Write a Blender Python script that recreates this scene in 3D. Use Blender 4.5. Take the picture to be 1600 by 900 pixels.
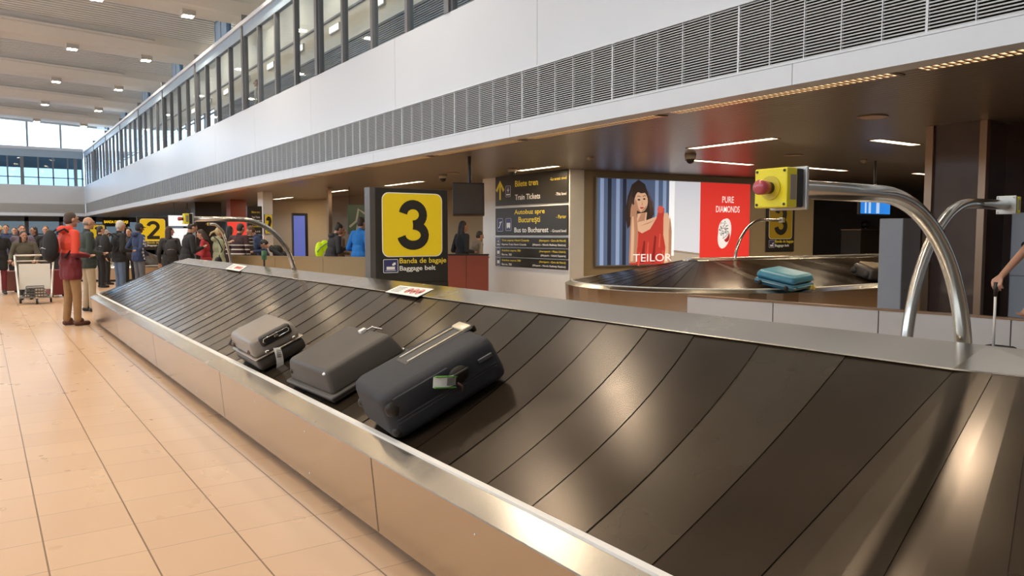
import bpy, bmesh, math, random
import numpy as np
from mathutils import Vector, Matrix
random.seed(4)
PI = math.pi
S = bpy.context.scene
for o in list(bpy.data.objects): bpy.data.objects.remove(o)
COL = S.collection

# ---------------------------------------------------------------- camera
CAM_H = 1.45; FPX = 1208.0
YAW = math.radians(34.43); PITCH = math.atan(82/FPX)
cd = bpy.data.cameras.new('camera'); cam = bpy.data.objects.new('camera', cd); COL.objects.link(cam)
cam.location = (0, 0, CAM_H); cam.rotation_euler = (PI/2-PITCH, 0, -YAW)
cd.sensor_width = 36; cd.lens = 36*FPX/1600; cd.clip_start = .05; cd.clip_end = 500
S.camera = cam
# ---------------------------------------------------------------- world, light, exposure
S.view_settings.view_transform = 'Standard'; S.view_settings.look = 'None'
S.view_settings.gamma = 1; S.view_settings.use_curve_mapping = False
S.view_settings.exposure = -0.12
W = bpy.data.worlds.new('world'); S.world = W; W.use_nodes = True
bg = W.node_tree.nodes['Background']; bg.inputs[0].default_value = (.72, .86, 1, 1); bg.inputs[1].default_value = 5.2
LAMP_W = 195.0          # each spot lamp in the hall roof
LOW_W = 36.0            # each fitting in the low ceiling
BEAM_Y = [3.7+7.25*i for i in range(-1, 8)]

# ---------------------------------------------------------------- measuring: a line of sight met with a plane of the place
_r = np.array([math.cos(YAW), -math.sin(YAW), 0.])
_f = np.array([math.sin(YAW)*math.cos(PITCH), math.cos(YAW)*math.cos(PITCH), -math.sin(PITCH)])
_u = np.cross(_r, _f); _C = np.array([0, 0, CAM_H])
def ray(x, y): return _f+_r*(x-800)/FPX-_u*(y-450)/FPX
def atz(x, y, z): d = ray(x, y); return _C+d*(z-CAM_H)/d[2]
def atx(x, y, X): d = ray(x, y); return _C+d*X/d[0]
def aty(x, y, Y): d = ray(x, y); return _C+d*Y/d[1]
def atD(x, y, D): return _C+ray(x, y)*D
def atpl(x, y, P, n):
    d = ray(x, y); n = np.array(n); return _C+d*((np.array(P)-_C)@n)/(d@n)

# ---------------------------------------------------------------- materials
MATS = {}
def mat(name, col, rough=.5, metal=0, emit=0, bump=0, bscale=40, var=0, vscale=5, trans=0, coat=0, stretch=None, alpha=1, spec=.5, sheen=0, ecol=None, rvar=0):
    if name in MATS: return MATS[name]
    m = bpy.data.materials.new(name); m.use_nodes = True; MATS[name] = m
    nt = m.node_tree; N = nt.nodes; L = nt.links; b = N['Principled BSDF']
    c4 = (*col, 1)
    b.inputs['Base Color'].default_value = c4
    b.inputs['Roughness'].default_value = rough; b.inputs['Metallic'].default_value = metal
    b.inputs['Specular IOR Level'].default_value = spec
    if coat: b.inputs['Coat Weight'].default_value = coat; b.inputs['Coat Roughness'].default_value = .1
    if sheen: b.inputs['Sheen Weight'].default_value = sheen
    if trans: b.inputs['Transmission Weight'].default_value = trans
    if emit:
        b.inputs['Emission Color'].default_value = (*(ecol or col), 1); b.inputs['Emission Strength'].default_value = emit
    tc = N.new('ShaderNodeTexCoord'); mp = N.new('ShaderNodeMapping'); L.new(tc.outputs['Object'], mp.inputs[0])
    if stretch: mp.inputs['Scale'].default_value = stretch
    nz = N.new('ShaderNodeTexNoise'); nz.inputs['Scale'].default_value = vscale; nz.inputs['Detail'].default_value = 4
    L.new(mp.outputs[0], nz.inputs['Vector'])
    v = var if var else .04
    mx = N.new('ShaderNodeMix'); mx.data_type = 'RGBA'
    mx.inputs[6].default_value = tuple(max(0, c*(1-v)) for c in col)+(1,)
    mx.inputs[7].default_value = tuple(min(1, c*(1+v)) for c in col)+(1,)
    L.new(nz.outputs['Fac'], mx.inputs[0]); L.new(mx.outputs[2], b.inputs['Base Color'])
    if rvar:
        mr = N.new('ShaderNodeMapRange'); mr.inputs[1].default_value = .3; mr.inputs[2].default_value = .7
        mr.inputs[3].default_value = rough-rvar; mr.inputs[4].default_value = rough+rvar
        L.new(nz.outputs['Fac'], mr.inputs[0]); L.new(mr.outputs[0], b.inputs['Roughness'])
    if bump:
        n2 = N.new('ShaderNodeTexNoise'); n2.inputs['Scale'].default_value = bscale; n2.inputs['Detail'].default_value = 3
        L.new(mp.outputs[0], n2.inputs['Vector'])
        bp = N.new('ShaderNodeBump'); bp.inputs['Strength'].default_value = bump; bp.inputs['Distance'].default_value = .01
        L.new(n2.outputs['Fac'], bp.inputs['Height']); L.new(bp.outputs[0], b.inputs['Normal'])
    return m

def floor_material():
    m = bpy.data.materials.new('peach_floor_tiles'); m.use_nodes = True; nt = m.node_tree; N = nt.nodes; L = nt.links
    b = N['Principled BSDF']; g = N.new('ShaderNodeNewGeometry'); sp = N.new('ShaderNodeSeparateXYZ'); L.new(g.outputs['Position'], sp.inputs[0])
    def mth(op, a, b_=None):
        n = N.new('ShaderNodeMath'); n.operation = op
        for i, v in enumerate((a, b_)):
            if v is None: continue
            if isinstance(v, (int, float)): n.inputs[i].default_value = v
            else: L.new(v, n.inputs[i])
        return n.outputs[0]
    def line(c, off, pitch, w):
        t = mth('FRACT', mth('DIVIDE', mth('SUBTRACT', c, off-100*pitch), pitch))
        d = mth('MINIMUM', t, mth('SUBTRACT', 1.0, t))
        return mth('LESS_THAN', d, w/pitch/2), t
    lx, tx = line(sp.outputs[0], .188, .395, .0075)
    ly, ty = line(sp.outputs[1], 3.82, .395, .006)
    ln = mth('MAXIMUM', lx, mth('MULTIPLY', ly, .55))
    cx = mth('FLOOR', mth('DIVIDE', mth('SUBTRACT', sp.outputs[0], .188-39.5), .395)); cy = mth('FLOOR', mth('DIVIDE', mth('SUBTRACT', sp.outputs[1], 3.82-39.5), .395))
    cb = N.new('ShaderNodeCombineXYZ'); L.new(cx, cb.inputs[0]); L.new(cy, cb.inputs[1])
    wn = N.new('ShaderNodeTexWhiteNoise'); wn.noise_dimensions = '3D'; L.new(cb.outputs[0], wn.inputs[0])
    mx = N.new('ShaderNodeMix'); mx.data_type = 'RGBA'
    mx.inputs[6].default_value = (.59, .395, .255, 1); mx.inputs[7].default_value = (.63, .43, .28, 1)
    L.new(wn.outputs['Value'], mx.inputs[0])
    m2 = N.new('ShaderNodeMix'); m2.data_type = 'RGBA'; m2.inputs[7].default_value = (.20, .11, .06, 1)
    L.new(mx.outputs[2], m2.inputs[6]); L.new(ln, m2.inputs[0]); L.new(m2.outputs[2], b.inputs['Base Color'])
    nz = N.new('ShaderNodeTexNoise'); nz.inputs['Scale'].default_value = 3; L.new(g.outputs['Position'], nz.inputs['Vector'])
    mr = N.new('ShaderNodeMapRange'); mr.inputs[3].default_value = .26; mr.inputs[4].default_value = .30; L.new(nz.outputs['Fac'], mr.inputs[0])
    L.new(mr.outputs[0], b.inputs['Roughness'])
    return m

def two_tone(name, top, bottom, z, rough=.7):
    m = mat(name, top, rough, bump=.2, bscale=60); nt = m.node_tree; N = nt.nodes; L = nt.links
    tc = N.new('ShaderNodeTexCoord'); sp = N.new('ShaderNodeSeparateXYZ'); L.new(tc.outputs['Object'], sp.inputs[0])
    lt = N.new('ShaderNodeMath'); lt.operation = 'LESS_THAN'; lt.inputs[1].default_value = z; L.new(sp.outputs[2], lt.inputs[0])
    mx = N.new('ShaderNodeMix'); mx.data_type = 'RGBA'; mx.inputs[6].default_value = (*top, 1); mx.inputs[7].default_value = (*bottom, 1)
    L.new(lt.outputs[0], mx.inputs[0]); L.new(mx.outputs[2], N['Principled BSDF'].inputs['Base Color'])
    return m
def striped(name, base, stripe, zs, hw=.012):
    m = mat(name, base, .8); nt = m.node_tree; N = nt.nodes; L = nt.links
    tc = N.new('ShaderNodeTexCoord'); sp = N.new('ShaderNodeSeparateXYZ'); L.new(tc.outputs['Object'], sp.inputs[0]); last = None
    for z in zs:
        c = N.new('ShaderNodeMath'); c.operation = 'COMPARE'; c.inputs[1].default_value = z; c.inputs[2].default_value = hw; L.new(sp.outputs[2], c.inputs[0])
        if last:
            a = N.new('ShaderNodeMath'); a.operation = 'MAXIMUM'; L.new(last, a.inputs[0]); L.new(c.outputs[0], a.inputs[1]); last = a.outputs[0]
        else: last = c.outputs[0]
    mx = N.new('ShaderNodeMix'); mx.data_type = 'RGBA'; mx.inputs[6].default_value = (*base, 1); mx.inputs[7].default_value = (*stripe, 1)
    L.new(last, mx.inputs[0]); L.new(mx.outputs[2], N['Principled BSDF'].inputs['Base Color'])
    return m
def glass(name, tint=(.9, .96, 1), refl=.12):
    m = bpy.data.materials.new(name); m.use_nodes = True; nt = m.node_tree; N = nt.nodes; L = nt.links
    N.remove(N['Principled BSDF']); t = N.new('ShaderNodeBsdfTransparent'); t.inputs[0].default_value = (*tint, 1)
    g = N.new('ShaderNodeBsdfGlossy'); g.inputs['Roughness'].default_value = .03
    fr = N.new('ShaderNodeLayerWeight'); fr.inputs[0].default_value = .5
    pw_ = N.new('ShaderNodeMath'); pw_.operation = 'POWER'; pw_.inputs[1].default_value = 5; L.new(fr.outputs['Facing'], pw_.inputs[0])
    ma = N.new('ShaderNodeMath'); ma.operation = 'MULTIPLY_ADD'; ma.inputs[1].default_value = .6; ma.inputs[2].default_value = .03; L.new(pw_.outputs[0], ma.inputs[0])
    mx = N.new('ShaderNodeMixShader'); L.new(ma.outputs[0], mx.inputs[0]); L.new(t.outputs[0], mx.inputs[1]); L.new(g.outputs[0], mx.inputs[2])
    L.new(mx.outputs[0], N['Material Output'].inputs[0]); return m

steel = mat('brushed_stainless_steel', (.50, .44, .36), .22, 1, var=.03, vscale=1.2, rvar=.02)
steel_strip = mat('scuffed_steel_edge', (.56, .53, .48), .24, 1, var=.05, vscale=3, rvar=.04)
pale = mat('pale_brushed_steel', (.62, .61, .59), .4, .3, var=.04)
steel_tube = mat('satin_steel_tube', (.58, .55, .50), .2, 1, var=.03)
belt_ms = [mat('dark_worn_belt_plate_%s' % s_, c_, r_, .6, var=.16, vscale=3, rvar=.02) for s_, c_, r_ in (('a', (.056, .039, .025), .21), ('b', (.062, .045, .029), .24), ('c', (.048, .034, .022), .19), ('d', (.068, .050, .033), .27))]  # plate tones and roughness differ to imitate plates catching light unevenly
white_rail = mat('white_plastic_rail', (.80, .78, .74), .4)
white_panel = mat('white_enamel_panel', (.63, .68, .75), .35, var=.03, vscale=.6)
trim_m = mat('white_painted_trim', (.64, .68, .74), .4)
slat_m = mat('white_roof_slat', (.60, .62, .62), .45)
beam_m = mat('white_roof_beam', (.60, .58, .54), .5)
dark_gap = mat('dark_void', (.10, .12, .14), .8)
mullion = mat('grey_aluminium_mullion', (.17, .18, .20), .4, .4)
blue_steel = mat('pale_blue_steel', (.32, .42, .52), .45)
louvre_m = mat('grey_metal_louvre', (.42, .42, .41), .4, .3)
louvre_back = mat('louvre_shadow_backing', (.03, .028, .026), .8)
bronze = mat('dark_bronze_ceiling_slat', (.32, .275, .23), .34, .65, var=.05)
cream = mat('cream_corridor_slat', (.70, .66, .56), .5)
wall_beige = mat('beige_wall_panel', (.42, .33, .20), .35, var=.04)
wall_white = mat('white_tiled_pillar', (.86, .84, .79), .3)
wall_grey = mat('grey_wall', (.30, .29, .28), .5)
brown_stone = mat('polished_brown_stone', (.085, .055, .048), .1, 0, var=.2, vscale=4, coat=.5)
champagne = mat('champagne_trim', (.36, .25, .17), .3, .7)
black_m = mat('black_plastic', (.018, .017, .016), .4)
black_sign = mat('black_sign_face', (.030, .026, .020), .35)
yellow_sign = mat('yellow_sign_face', (.80, .57, .01), .45, emit=.16, ecol=(.85, .62, .02))  # faint glow put into the sign colour
yellow_sign_dim = mat('yellow_sign_face_unlit', (.50, .34, .01), .45)  # dimness put into the colour: darker copy of the sign yellow
white_ink = mat('white_lettering', (.85, .82, .75), .5, emit=.12)  # ink given a faint glow of its own
yellow_ink = mat('yellow_lettering', (.80, .60, .05), .5, emit=.12)  # slight glow added to this ink as well
navy_icon = mat('navy_pictogram', (.05, .05, .16), .4)
red_laminate = mat('red_brown_counter', (.30, .075, .045), .3)
counter_m = mat('gold_brown_counter_steel', (.42, .31, .17), .3, .7, var=.06, vscale=2)
lamp_glow = mat('warm_lamp_lens', (1, .82, .55), .5, emit=90, ecol=(1, .78, .50))
tube_glow = mat('warm_fluorescent_louvre', (1, .80, .55), .5, emit=1.8, ecol=(1, .72, .42))
tube_soft = mat('warm_fluorescent_diffuser', (1, .80, .55), .5, emit=7, ecol=(1, .80, .52))
GL = glass('clear_pane'); GLB = glass('blue_pane', (.45, .58, .68))
rubber = mat('black_rubber', (.02, .02, .02), .7)
chrome = mat('chrome', (.75, .73, .70), .12, 1)
paper = mat('white_paper', (.80, .79, .76), .7)

# ---------------------------------------------------------------- mesh helpers
def tag(o, label=None, cat=None, group=None, kind=None):
    if label: o['label'] = label
    if cat: o['category'] = cat
    if group: o['group'] = group
    if kind: o['kind'] = kind
    return o
def thing(name, label, cat, loc=(0, 0, 0), rz=0, group=None):
    o = bpy.data.objects.new(name, None); COL.objects.link(o); o.empty_display_size = .1
    o.location = loc; o.rotation_euler = (0, 0, rz); return tag(o, label, cat, group)
def obj(name, bm, m, parent=None, smooth=False, label=None, loc=None):
    me = bpy.data.meshes.new(name); bm.normal_update(); bm.to_mesh(me); bm.free()
    if isinstance(m, (list, tuple)):
        for q in m: me.materials.append(q)
    else: me.materials.append(m)
    if smooth: me.shade_smooth()
    o = bpy.data.objects.new(name, me); COL.objects.link(o)
    if parent: o.parent = parent
    if loc: o.location = loc
    if label: o['label'] = label
    return o
def struct(name, bm, m, parent=None, smooth=False):
    o = obj(name, bm, m, parent, smooth)
    if not parent: o['kind'] = 'structure'
    return o
def BM(): return bmesh.new()
def box(bm, x0, x1, y0, y1, z0, z1, mi=0, M=None):
    v = [bm.verts.new((x, y, z)) for z in (z0, z1) for y in (y0, y1) for x in (x0, x1)]
    if M:
        for q in v: q.co = M @ q.co
    for f in ((0, 2, 3, 1), (4, 5, 7, 6), (0, 1, 5, 4), (2, 6, 7, 3), (0, 4, 6, 2), (1, 3, 7, 5)):
        fc = bm.faces.new([v[i] for i in f]); fc.material_index = mi
    return v
def rbox(x0, x1, y0, y1, z0, z1, r=.01, seg=2, taper=0):
    bm = BM(); v = box(bm, x0, x1, y0, y1, z0, z1)
    if taper:
        cx, cy = (x0+x1)/2, (y0+y1)/2
        for q in v[4:]: q.co.x = cx+(q.co.x-cx)*(1-taper); q.co.y = cy+(q.co.y-cy)*(1-taper)
    bmesh.ops.bevel(bm, geom=bm.edges[:], offset=r, segments=seg, affect='EDGES', profile=.5)
    return bm
def quad(bm, *p, mi=0):
    f = bm.faces.new([bm.verts.new(q) for q in p]); f.material_index = mi; return f
def frame_axes(d):
    d = Vector(d).normalized(); a = Vector((0, 0, 1)) if abs(d.z) < .9 else Vector((1, 0, 0))
    u = d.cross(a).normalized(); return d, u, d.cross(u).normalized()
def tube(bm, pts, r, n=12, caps=True):
    pts = [Vector(p) for p in pts]; rings = []; pu = None
    for i, p in enumerate(pts):
        d = (pts[min(i+1, len(pts)-1)]-pts[max(i-1, 0)]).normalized()
        if pu is None: _, u, w = frame_axes(d)
        else: u = (pu-d*pu.dot(d)).normalized(); w = d.cross(u)
        pu = u; rr = r[i] if isinstance(r, (list, tuple)) else r
        rings.append([bm.verts.new(p+u*math.cos(2*PI*k/n)*rr+w*math.sin(2*PI*k/n)*rr) for k in range(n)])
    for a, b in zip(rings, rings[1:]):
        for k in range(n): bm.faces.new((a[k], a[(k+1) % n], b[(k+1) % n], b[k]))
    if caps: bm.faces.new(rings[0][::-1]); bm.faces.new(rings[-1])
def cyl(bm, a, b, r, n=16, r2=None): tube(bm, [a, b], [r, r2 if r2 is not None else r], n)
def ell(bm, c, r, R=None, u=12, v=8):
    M = Matrix.Translation(c) @ (R.to_4x4() if R else Matrix()) @ Matrix.Diagonal((*r, 1))
    bmesh.ops.create_uvsphere(bm, u_segments=u, v_segments=v, radius=1, matrix=M)
def cap(bm, a, b, ra, rb, n=10):
    a = Vector(a); b = Vector(b)
    if (b-a).length > 1e-4: tube(bm, [a, b], [ra, rb], n)
    ell(bm, a, (ra,)*3, u=n, v=6); ell(bm, b, (rb,)*3, u=n, v=6)
def extrude_poly(bm, pts, y0, y1, mi=0):
    """closed outline in x,z given depth from y0 (front) to y1"""
    a = [bm.verts.new((p[0], y0, p[1])) for p in pts]; b = [bm.verts.new((p[0], y1, p[1])) for p in pts]
    fs = [bm.faces.new(a), bm.faces.new(b[::-1])]
    for i in range(len(a)): fs.append(bm.faces.new((a[i-1], b[i-1], b[i], a[i])))
    for f in fs: f.material_index = mi
def rrect(x0, x1, z0, z1, r, n=5):
    out = []
    for cx, cz, a0 in ((x1-r, z1-r, 0), (x0+r, z1-r, 90), (x0+r, z0+r, 180), (x1-r, z0+r, 270)):
        for k in range(n+1): a = math.radians(a0+90*k/n); out.append((cx+r*math.cos(a), cz+r*math.sin(a)))
    return out
def ribbon(bm, pts, w, y0, y1):
    L = []; R = []
    P = [Vector((p[0], 0, p[1])) for p in pts]
    for i, p in enumerate(P):
        d = (P[min(i+1, len(P)-1)]-P[max(i-1, 0)]).normalized(); n = Vector((-d.z, 0, d.x))*w/2
        L.append(p+n); R.append(p-n)
    for i in range(len(P)-1):
        q = [L[i], L[i+1], R[i+1], R[i]]
        a = [bm.verts.new((v.x, y0, v.z)) for v in q]; b = [bm.verts.new((v.x, y1, v.z)) for v in q]
        bm.faces.new(a); bm.faces.new(b[::-1])
        for k in range(4): bm.faces.new((a[k-1], b[k-1], b[k], a[k]))
def text(name, s, x0, x1, z0, z1, y, m, parent, bold=0, thick=.002, label=None):
    """lettering fitted into a box on a face that looks towards local -y"""
    c = bpy.data.curves.new(name, 'FONT'); c.body = s; c.size = 1; c.offset = bold; c.extrude = .01; c.resolution_u = 3
    o = bpy.data.objects.new(name, c); COL.objects.link(o); bpy.context.view_layer.update()
    me = bpy.data.meshes.new_from_object(o.evaluated_get(bpy.context.evaluated_depsgraph_get()))
    bpy.data.objects.remove(o)
    co = np.array([v.co[:] for v in me.vertices]); lo = co.min(0); hi = co.max(0)
    for v in me.vertices:
        x, yy, z = v.co
        v.co = (x0+(x-lo[0])/(hi[0]-lo[0])*(x1-x0), y-(z-lo[2])/(hi[2]-lo[2])*thick, z0+(yy-lo[1])/(hi[1]-lo[1])*(z1-z0))
    me.materials.clear(); me.materials.append(m)
    t = bpy.data.objects.new(name, me); COL.objects.link(t); t.parent = parent
    if label: t['label'] = label
    return t
def digit(n, x0, x1, z0, z1, y, m, parent):
    A = lambda cx, cz, rx, rz, a0, a1, k=18: [(cx+rx*math.cos(math.radians(a0+(a1-a0)*i/k)), cz+rz*math.sin(math.radians(a0+(a1-a0)*i/k))) for i in range(k+1)]
    bm = BM(); w = .185; Wd = x1-x0; H = z1-z0
    T = lambda P: [(x0+Wd*(.5+p[0]/.66), z0+H*p[1]) for p in P]
    if n == 3: ribs = [T([(p[0]*1, p[1]) for p in A(-.02, .705, .20, .205, 172, -90)]), T(A(-.02, .295, .235, .205, 90, -172))]
    elif n == 2: ribs = [T(A(0, .70, .23, .22, 172, -38)+[(-.20, .10)]), T([(-.30, .07), (.30, .07)])]
    else: ribs = [T([(.04, 0), (.04, 1)]), T([(.04, .93), (-.15, .80)])]
    for i_, r in enumerate(ribs): ribbon(bm, r, w*H, y-.002-.0006*i_, y)
    if n == 3: pass
    return obj('numeral', bm, m, parent)
def remesh(bm, vox, smooth=4):
    me = bpy.data.meshes.new('t'); bm.to_mesh(me); bm.free()
    o = bpy.data.objects.new('t', me); COL.objects.link(o)
    r = o.modifiers.new('r', 'REMESH'); r.mode = 'VOXEL'; r.voxel_size = vox
    s = o.modifiers.new('s', 'SMOOTH'); s.factor = .5; s.iterations = smooth
    bpy.context.view_layer.update()
    out = bpy.data.meshes.new_from_object(o.evaluated_get(bpy.context.evaluated_depsgraph_get()))
    bpy.data.objects.remove(o); bpy.data.meshes.remove(me); out.shade_smooth(); return out
def mobj(name, me, m, parent=None, label=None):
    me.materials.clear(); me.materials.append(m); me.name = name
    o = bpy.data.objects.new(name, me); COL.objects.link(o)
    if parent: o.parent = parent
    if label: o['label'] = label
    return o
def copy_tree(o, parent=None):
    c = o.copy(); COL.objects.link(c)
    if parent: c.parent = parent
    for ch in [q for q in bpy.data.objects if q.parent == o]: copy_tree(ch, c)
    return c

# ================================================================= THE SETTING
XF = 5.94; ZC = 2.80; YN, YFAR = -5.0, 60.0
bm = BM(); quad(bm, (-13, YN-1, 0), (26, YN-1, 0), (26, 66, 0), (-13, 66, 0)); struct('floor', bm, floor_material())

# hall side wall above the low ceiling: white panels with joints
bm = BM(); y = -4.2
while y < YFAR:
    y2 = min(y+4.1, YFAR); box(bm, XF, XF+.25, y+.004, y2-.004, 3.61, 4.80); y = y2
struct('wall_right', bm, white_panel)
# grille band: slats, dividers, backing, edge trims
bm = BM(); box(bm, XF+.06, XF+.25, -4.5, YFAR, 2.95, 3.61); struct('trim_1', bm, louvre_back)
bm = BM(); n = 24
for i in range(n):
    z = 2.985+i*(3.585-2.985)/(n-1)
    v = box(bm, XF+.004, XF+.05, -4.5, YFAR, z-.0055, z+.0055)
    for q in v:
        if q.co.x > XF+.03: q.co.z += .01
struct('trim_2', bm, louvre_m)
bm = BM(); k = 0; y = 6.67-1.765*6
while y < YFAR:
    for j in range(5):
        yy = y+j*.353
        if yy < YFAR: box(bm, XF, XF+.03, yy-(.010 if j == 0 else .004), yy+(.010 if j == 0 else .004), 2.97, 3.6)
    y += 1.765
struct('trim_3', bm, trim_m)
bm = BM(); box(bm, XF-.012, XF+.06, -4.5, YFAR, 2.955, 2.975); box(bm, XF-.012, XF+.06, -4.5, YFAR, 3.598, 3.612); struct('trim_4', bm, trim_m)
bm = BM(); y = -4.5
while y < YFAR: box(bm, XF-.01, XF+.22, y+.003, min(y+4.4, YFAR)-.003, 2.77, 2.952); y += 4.4
struct('trim_5', bm, trim_m)

# gallery glazing, bay by bay
YB = [10.4+5.5*i for i in range(-2, 10)]
ZG0, ZG1 = 4.80, 6.72
wn = 1
for a, b in zip(YB, YB[1:]):
    b = min(b, YFAR); bm = BM()
    box(bm, XF-.02, XF+.14, a-.07, a+.07, ZG0, 7.30)
    for k in range(1, 4):
        y = a+(b-a)*k/4; box(bm, XF, XF+.12, y-.045, y+.045, ZG0, ZG1)
    box(bm, XF+.02, XF+.10, a+.07, a+.13, ZG0, ZG1); box(bm, XF+.02, XF+.10, b-.13, b-.07, ZG0, ZG1)
    w = struct('window_%d' % wn, bm, mullion); wn += 1
    bm = BM(); box(bm, XF+.05, XF+.06, a+.07, b-.07, ZG0, ZG1); obj('pane', bm, GL, w)
bm = BM(); box(bm, XF+.01, XF+.12, YN, YFAR, ZG1, 7.0); struct('trim_6', bm, blue_steel)
bm = BM(); box(bm, XF-.05, XF+.2, YN, YFAR, 7.0, 7.1); struct('trim_7', bm, trim_m)
# gallery corridor behind the glazing
bm = BM(); box(bm, XF+.25, 8.1, YN, YFAR, 4.45, 4.55); struct('trim_8', bm, wall_grey)
gw = mat('cream_gallery_wall', (.78, .72, .60), .5)
bm = BM(); box(bm, 8.02, 8.12, YN, YFAR, 6.62, 8.80); struct('wall_gallery', bm, gw)
bm = BM(); box(bm, 8.02, 8.12, YN, 33, 4.5, 6.62)
for i in range(20): box(bm, 7.98, 8.02, YN, 33, 5.40+i*.05, 5.43+i*.05)
struct('wall_gallery_lower', bm, mat('grey_slatted_wall', (.26, .27, .29), .5))
bm = BM(); box(bm, 7.96, 8.02, YN, YFAR, 7.22, 7.27); box(bm, 7.97, 8.02, YN, YFAR, 6.40, 6.46); struct('trim_11', bm, mullion)
bm = BM(); box(bm, 8.0, 8.02, YN, 33, 6.46, 6.62); struct('trim_9', bm, gw)
bm = BM(); y = 33
while y < YFAR: box(bm, 8.0, 8.1, y-.05, y+.05, 4.5, 6.62); y += 1.8
box(bm, 8.0, 8.1, 33, YFAR, 4.5, 4.7); struct('window_30', bm, mullion)
# blue clerestory windows in the roof bays next to the glazing
bm = BM()
for by in BEAM_Y: box(bm, 6.90, 6.98, by+.9, by+2.7, 7.9, 8.75)
w = struct('window_31', bm, mat('blue_clerestory_frame', (.06, .14, .26), .4))
bm = BM()
for by in BEAM_Y: box(bm, 6.88, 6.895, by+1.1, by+1.75, 8.0, 8.65); box(bm, 6.88, 6.895, by+1.85, by+2.5, 8.0, 8.65)
obj('pane', bm, mat('pale_clerestory_pane', (.35, .50, .65), .2), w)

# roof
zr = lambda x: 8.95-.038*(x-3)
bm = BM(); y = YN
while y < YFAR+1:
    for x0, x1 in ((-12.5, 8.1),):
        box(bm, x0, x1, y, y+.19, 0, .05)
        for q in bm.verts[-8:]: q.co.z += zr(q.co.x)
    y += .29
struct('ceiling', bm, slat_m)
bm = BM(); v = box(bm, -12.6, 8.1, YN, YFAR+1, 0, .05)
for q in v: q.co.z += zr(q.co.x)+.16
struct('ceiling_backing', bm, mat('roof_gap_shade', (.10, .13, .16), .8))  # backing coloured dark so the gaps between slats look shaded
for i, by in enumerate(BEAM_Y):
    bm = BM(); x0, x1 = -12.4, 8.0
    prof = [(-1.0, .58), (-.95, .30), (-.62, .04), (-.5, 0), (.5, 0), (.62, .04), (.95, .30), (1.0, .58)]
    rings = [[bm.verts.new((x, by+p[0], zr(x)-.58+p[1])) for p in prof] for x in (x0, x1)]
    for k in range(8): bm.faces.new((rings[0][k-1], rings[0][k], rings[1][k], rings[1][k-1]))
    bm.faces.new(rings[0][::-1]); bm.faces.new(rings[1])
    struct('trim_%d' % (20+i), bm, beam_m)
    bm = BM(); tube(bm, [(x0, by-1.06, zr(x0)-.2), (5.6, by-1.06, zr(5.6)-.2)], .05, 8); struct('trim_%d' % (40+i), bm, beam_m)

# far end wall
bm = BM(); box(bm, -13, XF, YFAR, YFAR+.3, 3.55, 4.78); struct('wall_far', bm, mat('far_wall_white', (.55, .56, .58), .5))
bm = BM(); box(bm, -13, XF, YFAR+.03, YFAR+.3, 2.95, 3.55)
for i in range(8): box(bm, -13, XF, YFAR, YFAR+.03, 2.98+i*.07, 3.01+i*.07)
struct('trim_12', bm, louvre_m)
bm = BM(); box(bm, -13, XF, YFAR-.02, YFAR+.3, 2.75, 2.95); box(bm, -13, XF, YFAR-.02, YFAR+.3, 7.1, 7.28); struct('trim_13', bm, trim_m)
bm = BM(); box(bm, -13, XF, YFAR, YFAR+.15, 6.62, 7.1); struct('trim_14', bm, blue_steel)
bm = BM(); x = XF-.5
while x > -12.5: box(bm, x-.1, x+.1, YFAR, YFAR+.2, 4.78, 6.62); x -= 3.05
x = XF-.1
while x > -12.5: box(bm, x-.045, x+.045, YFAR+.05, YFAR+.15, 4.78, 6.62); x -= .85
box(bm, -13, XF, YFAR+.05, YFAR+.12, 5.25, 5.31); w = struct('window_40', bm, mullion)
bm = BM(); box(bm, -13, XF, YFAR+.08, YFAR+.09, 4.78, 6.62); obj('pane', bm, GLB, w)
bm = BM(); x = XF-1.3
while x > -12.5: box(bm, x-.06, x+.06, YFAR, YFAR+.12, 7.28, 8.95); x -= 1.9
w = struct('window_41', bm, mat('clerestory_mullion', (.30, .33, .38), .4))
bm = BM(); box(bm, -13, XF+2.1, YFAR+.05, YFAR+.06, 7.28, 8.95); obj('pane', bm, GL, w)
bm = BM(); v = box(bm, -13, 6.8, YFAR-.1, YFAR+.2, 8.85, 9.2); struct('trim_15', bm, slat_m)
for q in bpy.data.objects['trim_15'].data.vertices: q.co.z += -.038*(q.co.x-3)
# blinds and landscape seen through the far gallery window
bm = BM(); box(bm, -13, XF, YFAR+.9, YFAR+.95, 5.95, 6.7); struct('trim_16', bm, mat('grey_blind', (.30, .30, .28), .8))
# lower far wall under the gallery
bm = BM(); box(bm, -13, 26, 64.6, 64.61, 0, 2.8); struct('window_50', bm, glass('smoked_pane', (.20, .215, .22)))
bm = BM(); box(bm, -13, 26, 64.62, 64.66, 0, .9); struct('wall_far_lower', bm, wall_grey)
bm = BM()
for x in np.arange(-12, 25, 2.1): box(bm, x-.12, x+.12, 64.4, 64.6, 0, 2.8)
box(bm, -13, 26, 64.4, 64.6, 2.45, 2.8); box(bm, -13, 26, 64.4, 64.6, 1.5, 1.6); struct('trim_17', bm, mullion)
bm = BM(); box(bm, -13, XF+.2, YFAR, 64.8, 2.76, 2.84); struct('ceiling_far', bm, mat('far_soffit', (.20, .20, .19), .4))
# unseen left side of the hall; window openings added to let in cool daylight
bm = BM(); box(bm, -12.6, -12.4, YN-1, 64, 0, 4.8); box(bm, -12.6, -12.4, YN-1, 64, 8.4, 9.8); struct('wall_left', bm, white_panel)
bm = BM()
for y in np.arange(-4, 60, 5.5): box(bm, -12.6, -12.45, y-.07, y+.07, 4.8, 8.4)
struct('window_42', bm, mullion)
bm = BM(); box(bm, -12.6, 26, YN-1, YN-.8, 0, 9.8); struct('wall_near', bm, wall_grey)

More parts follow.
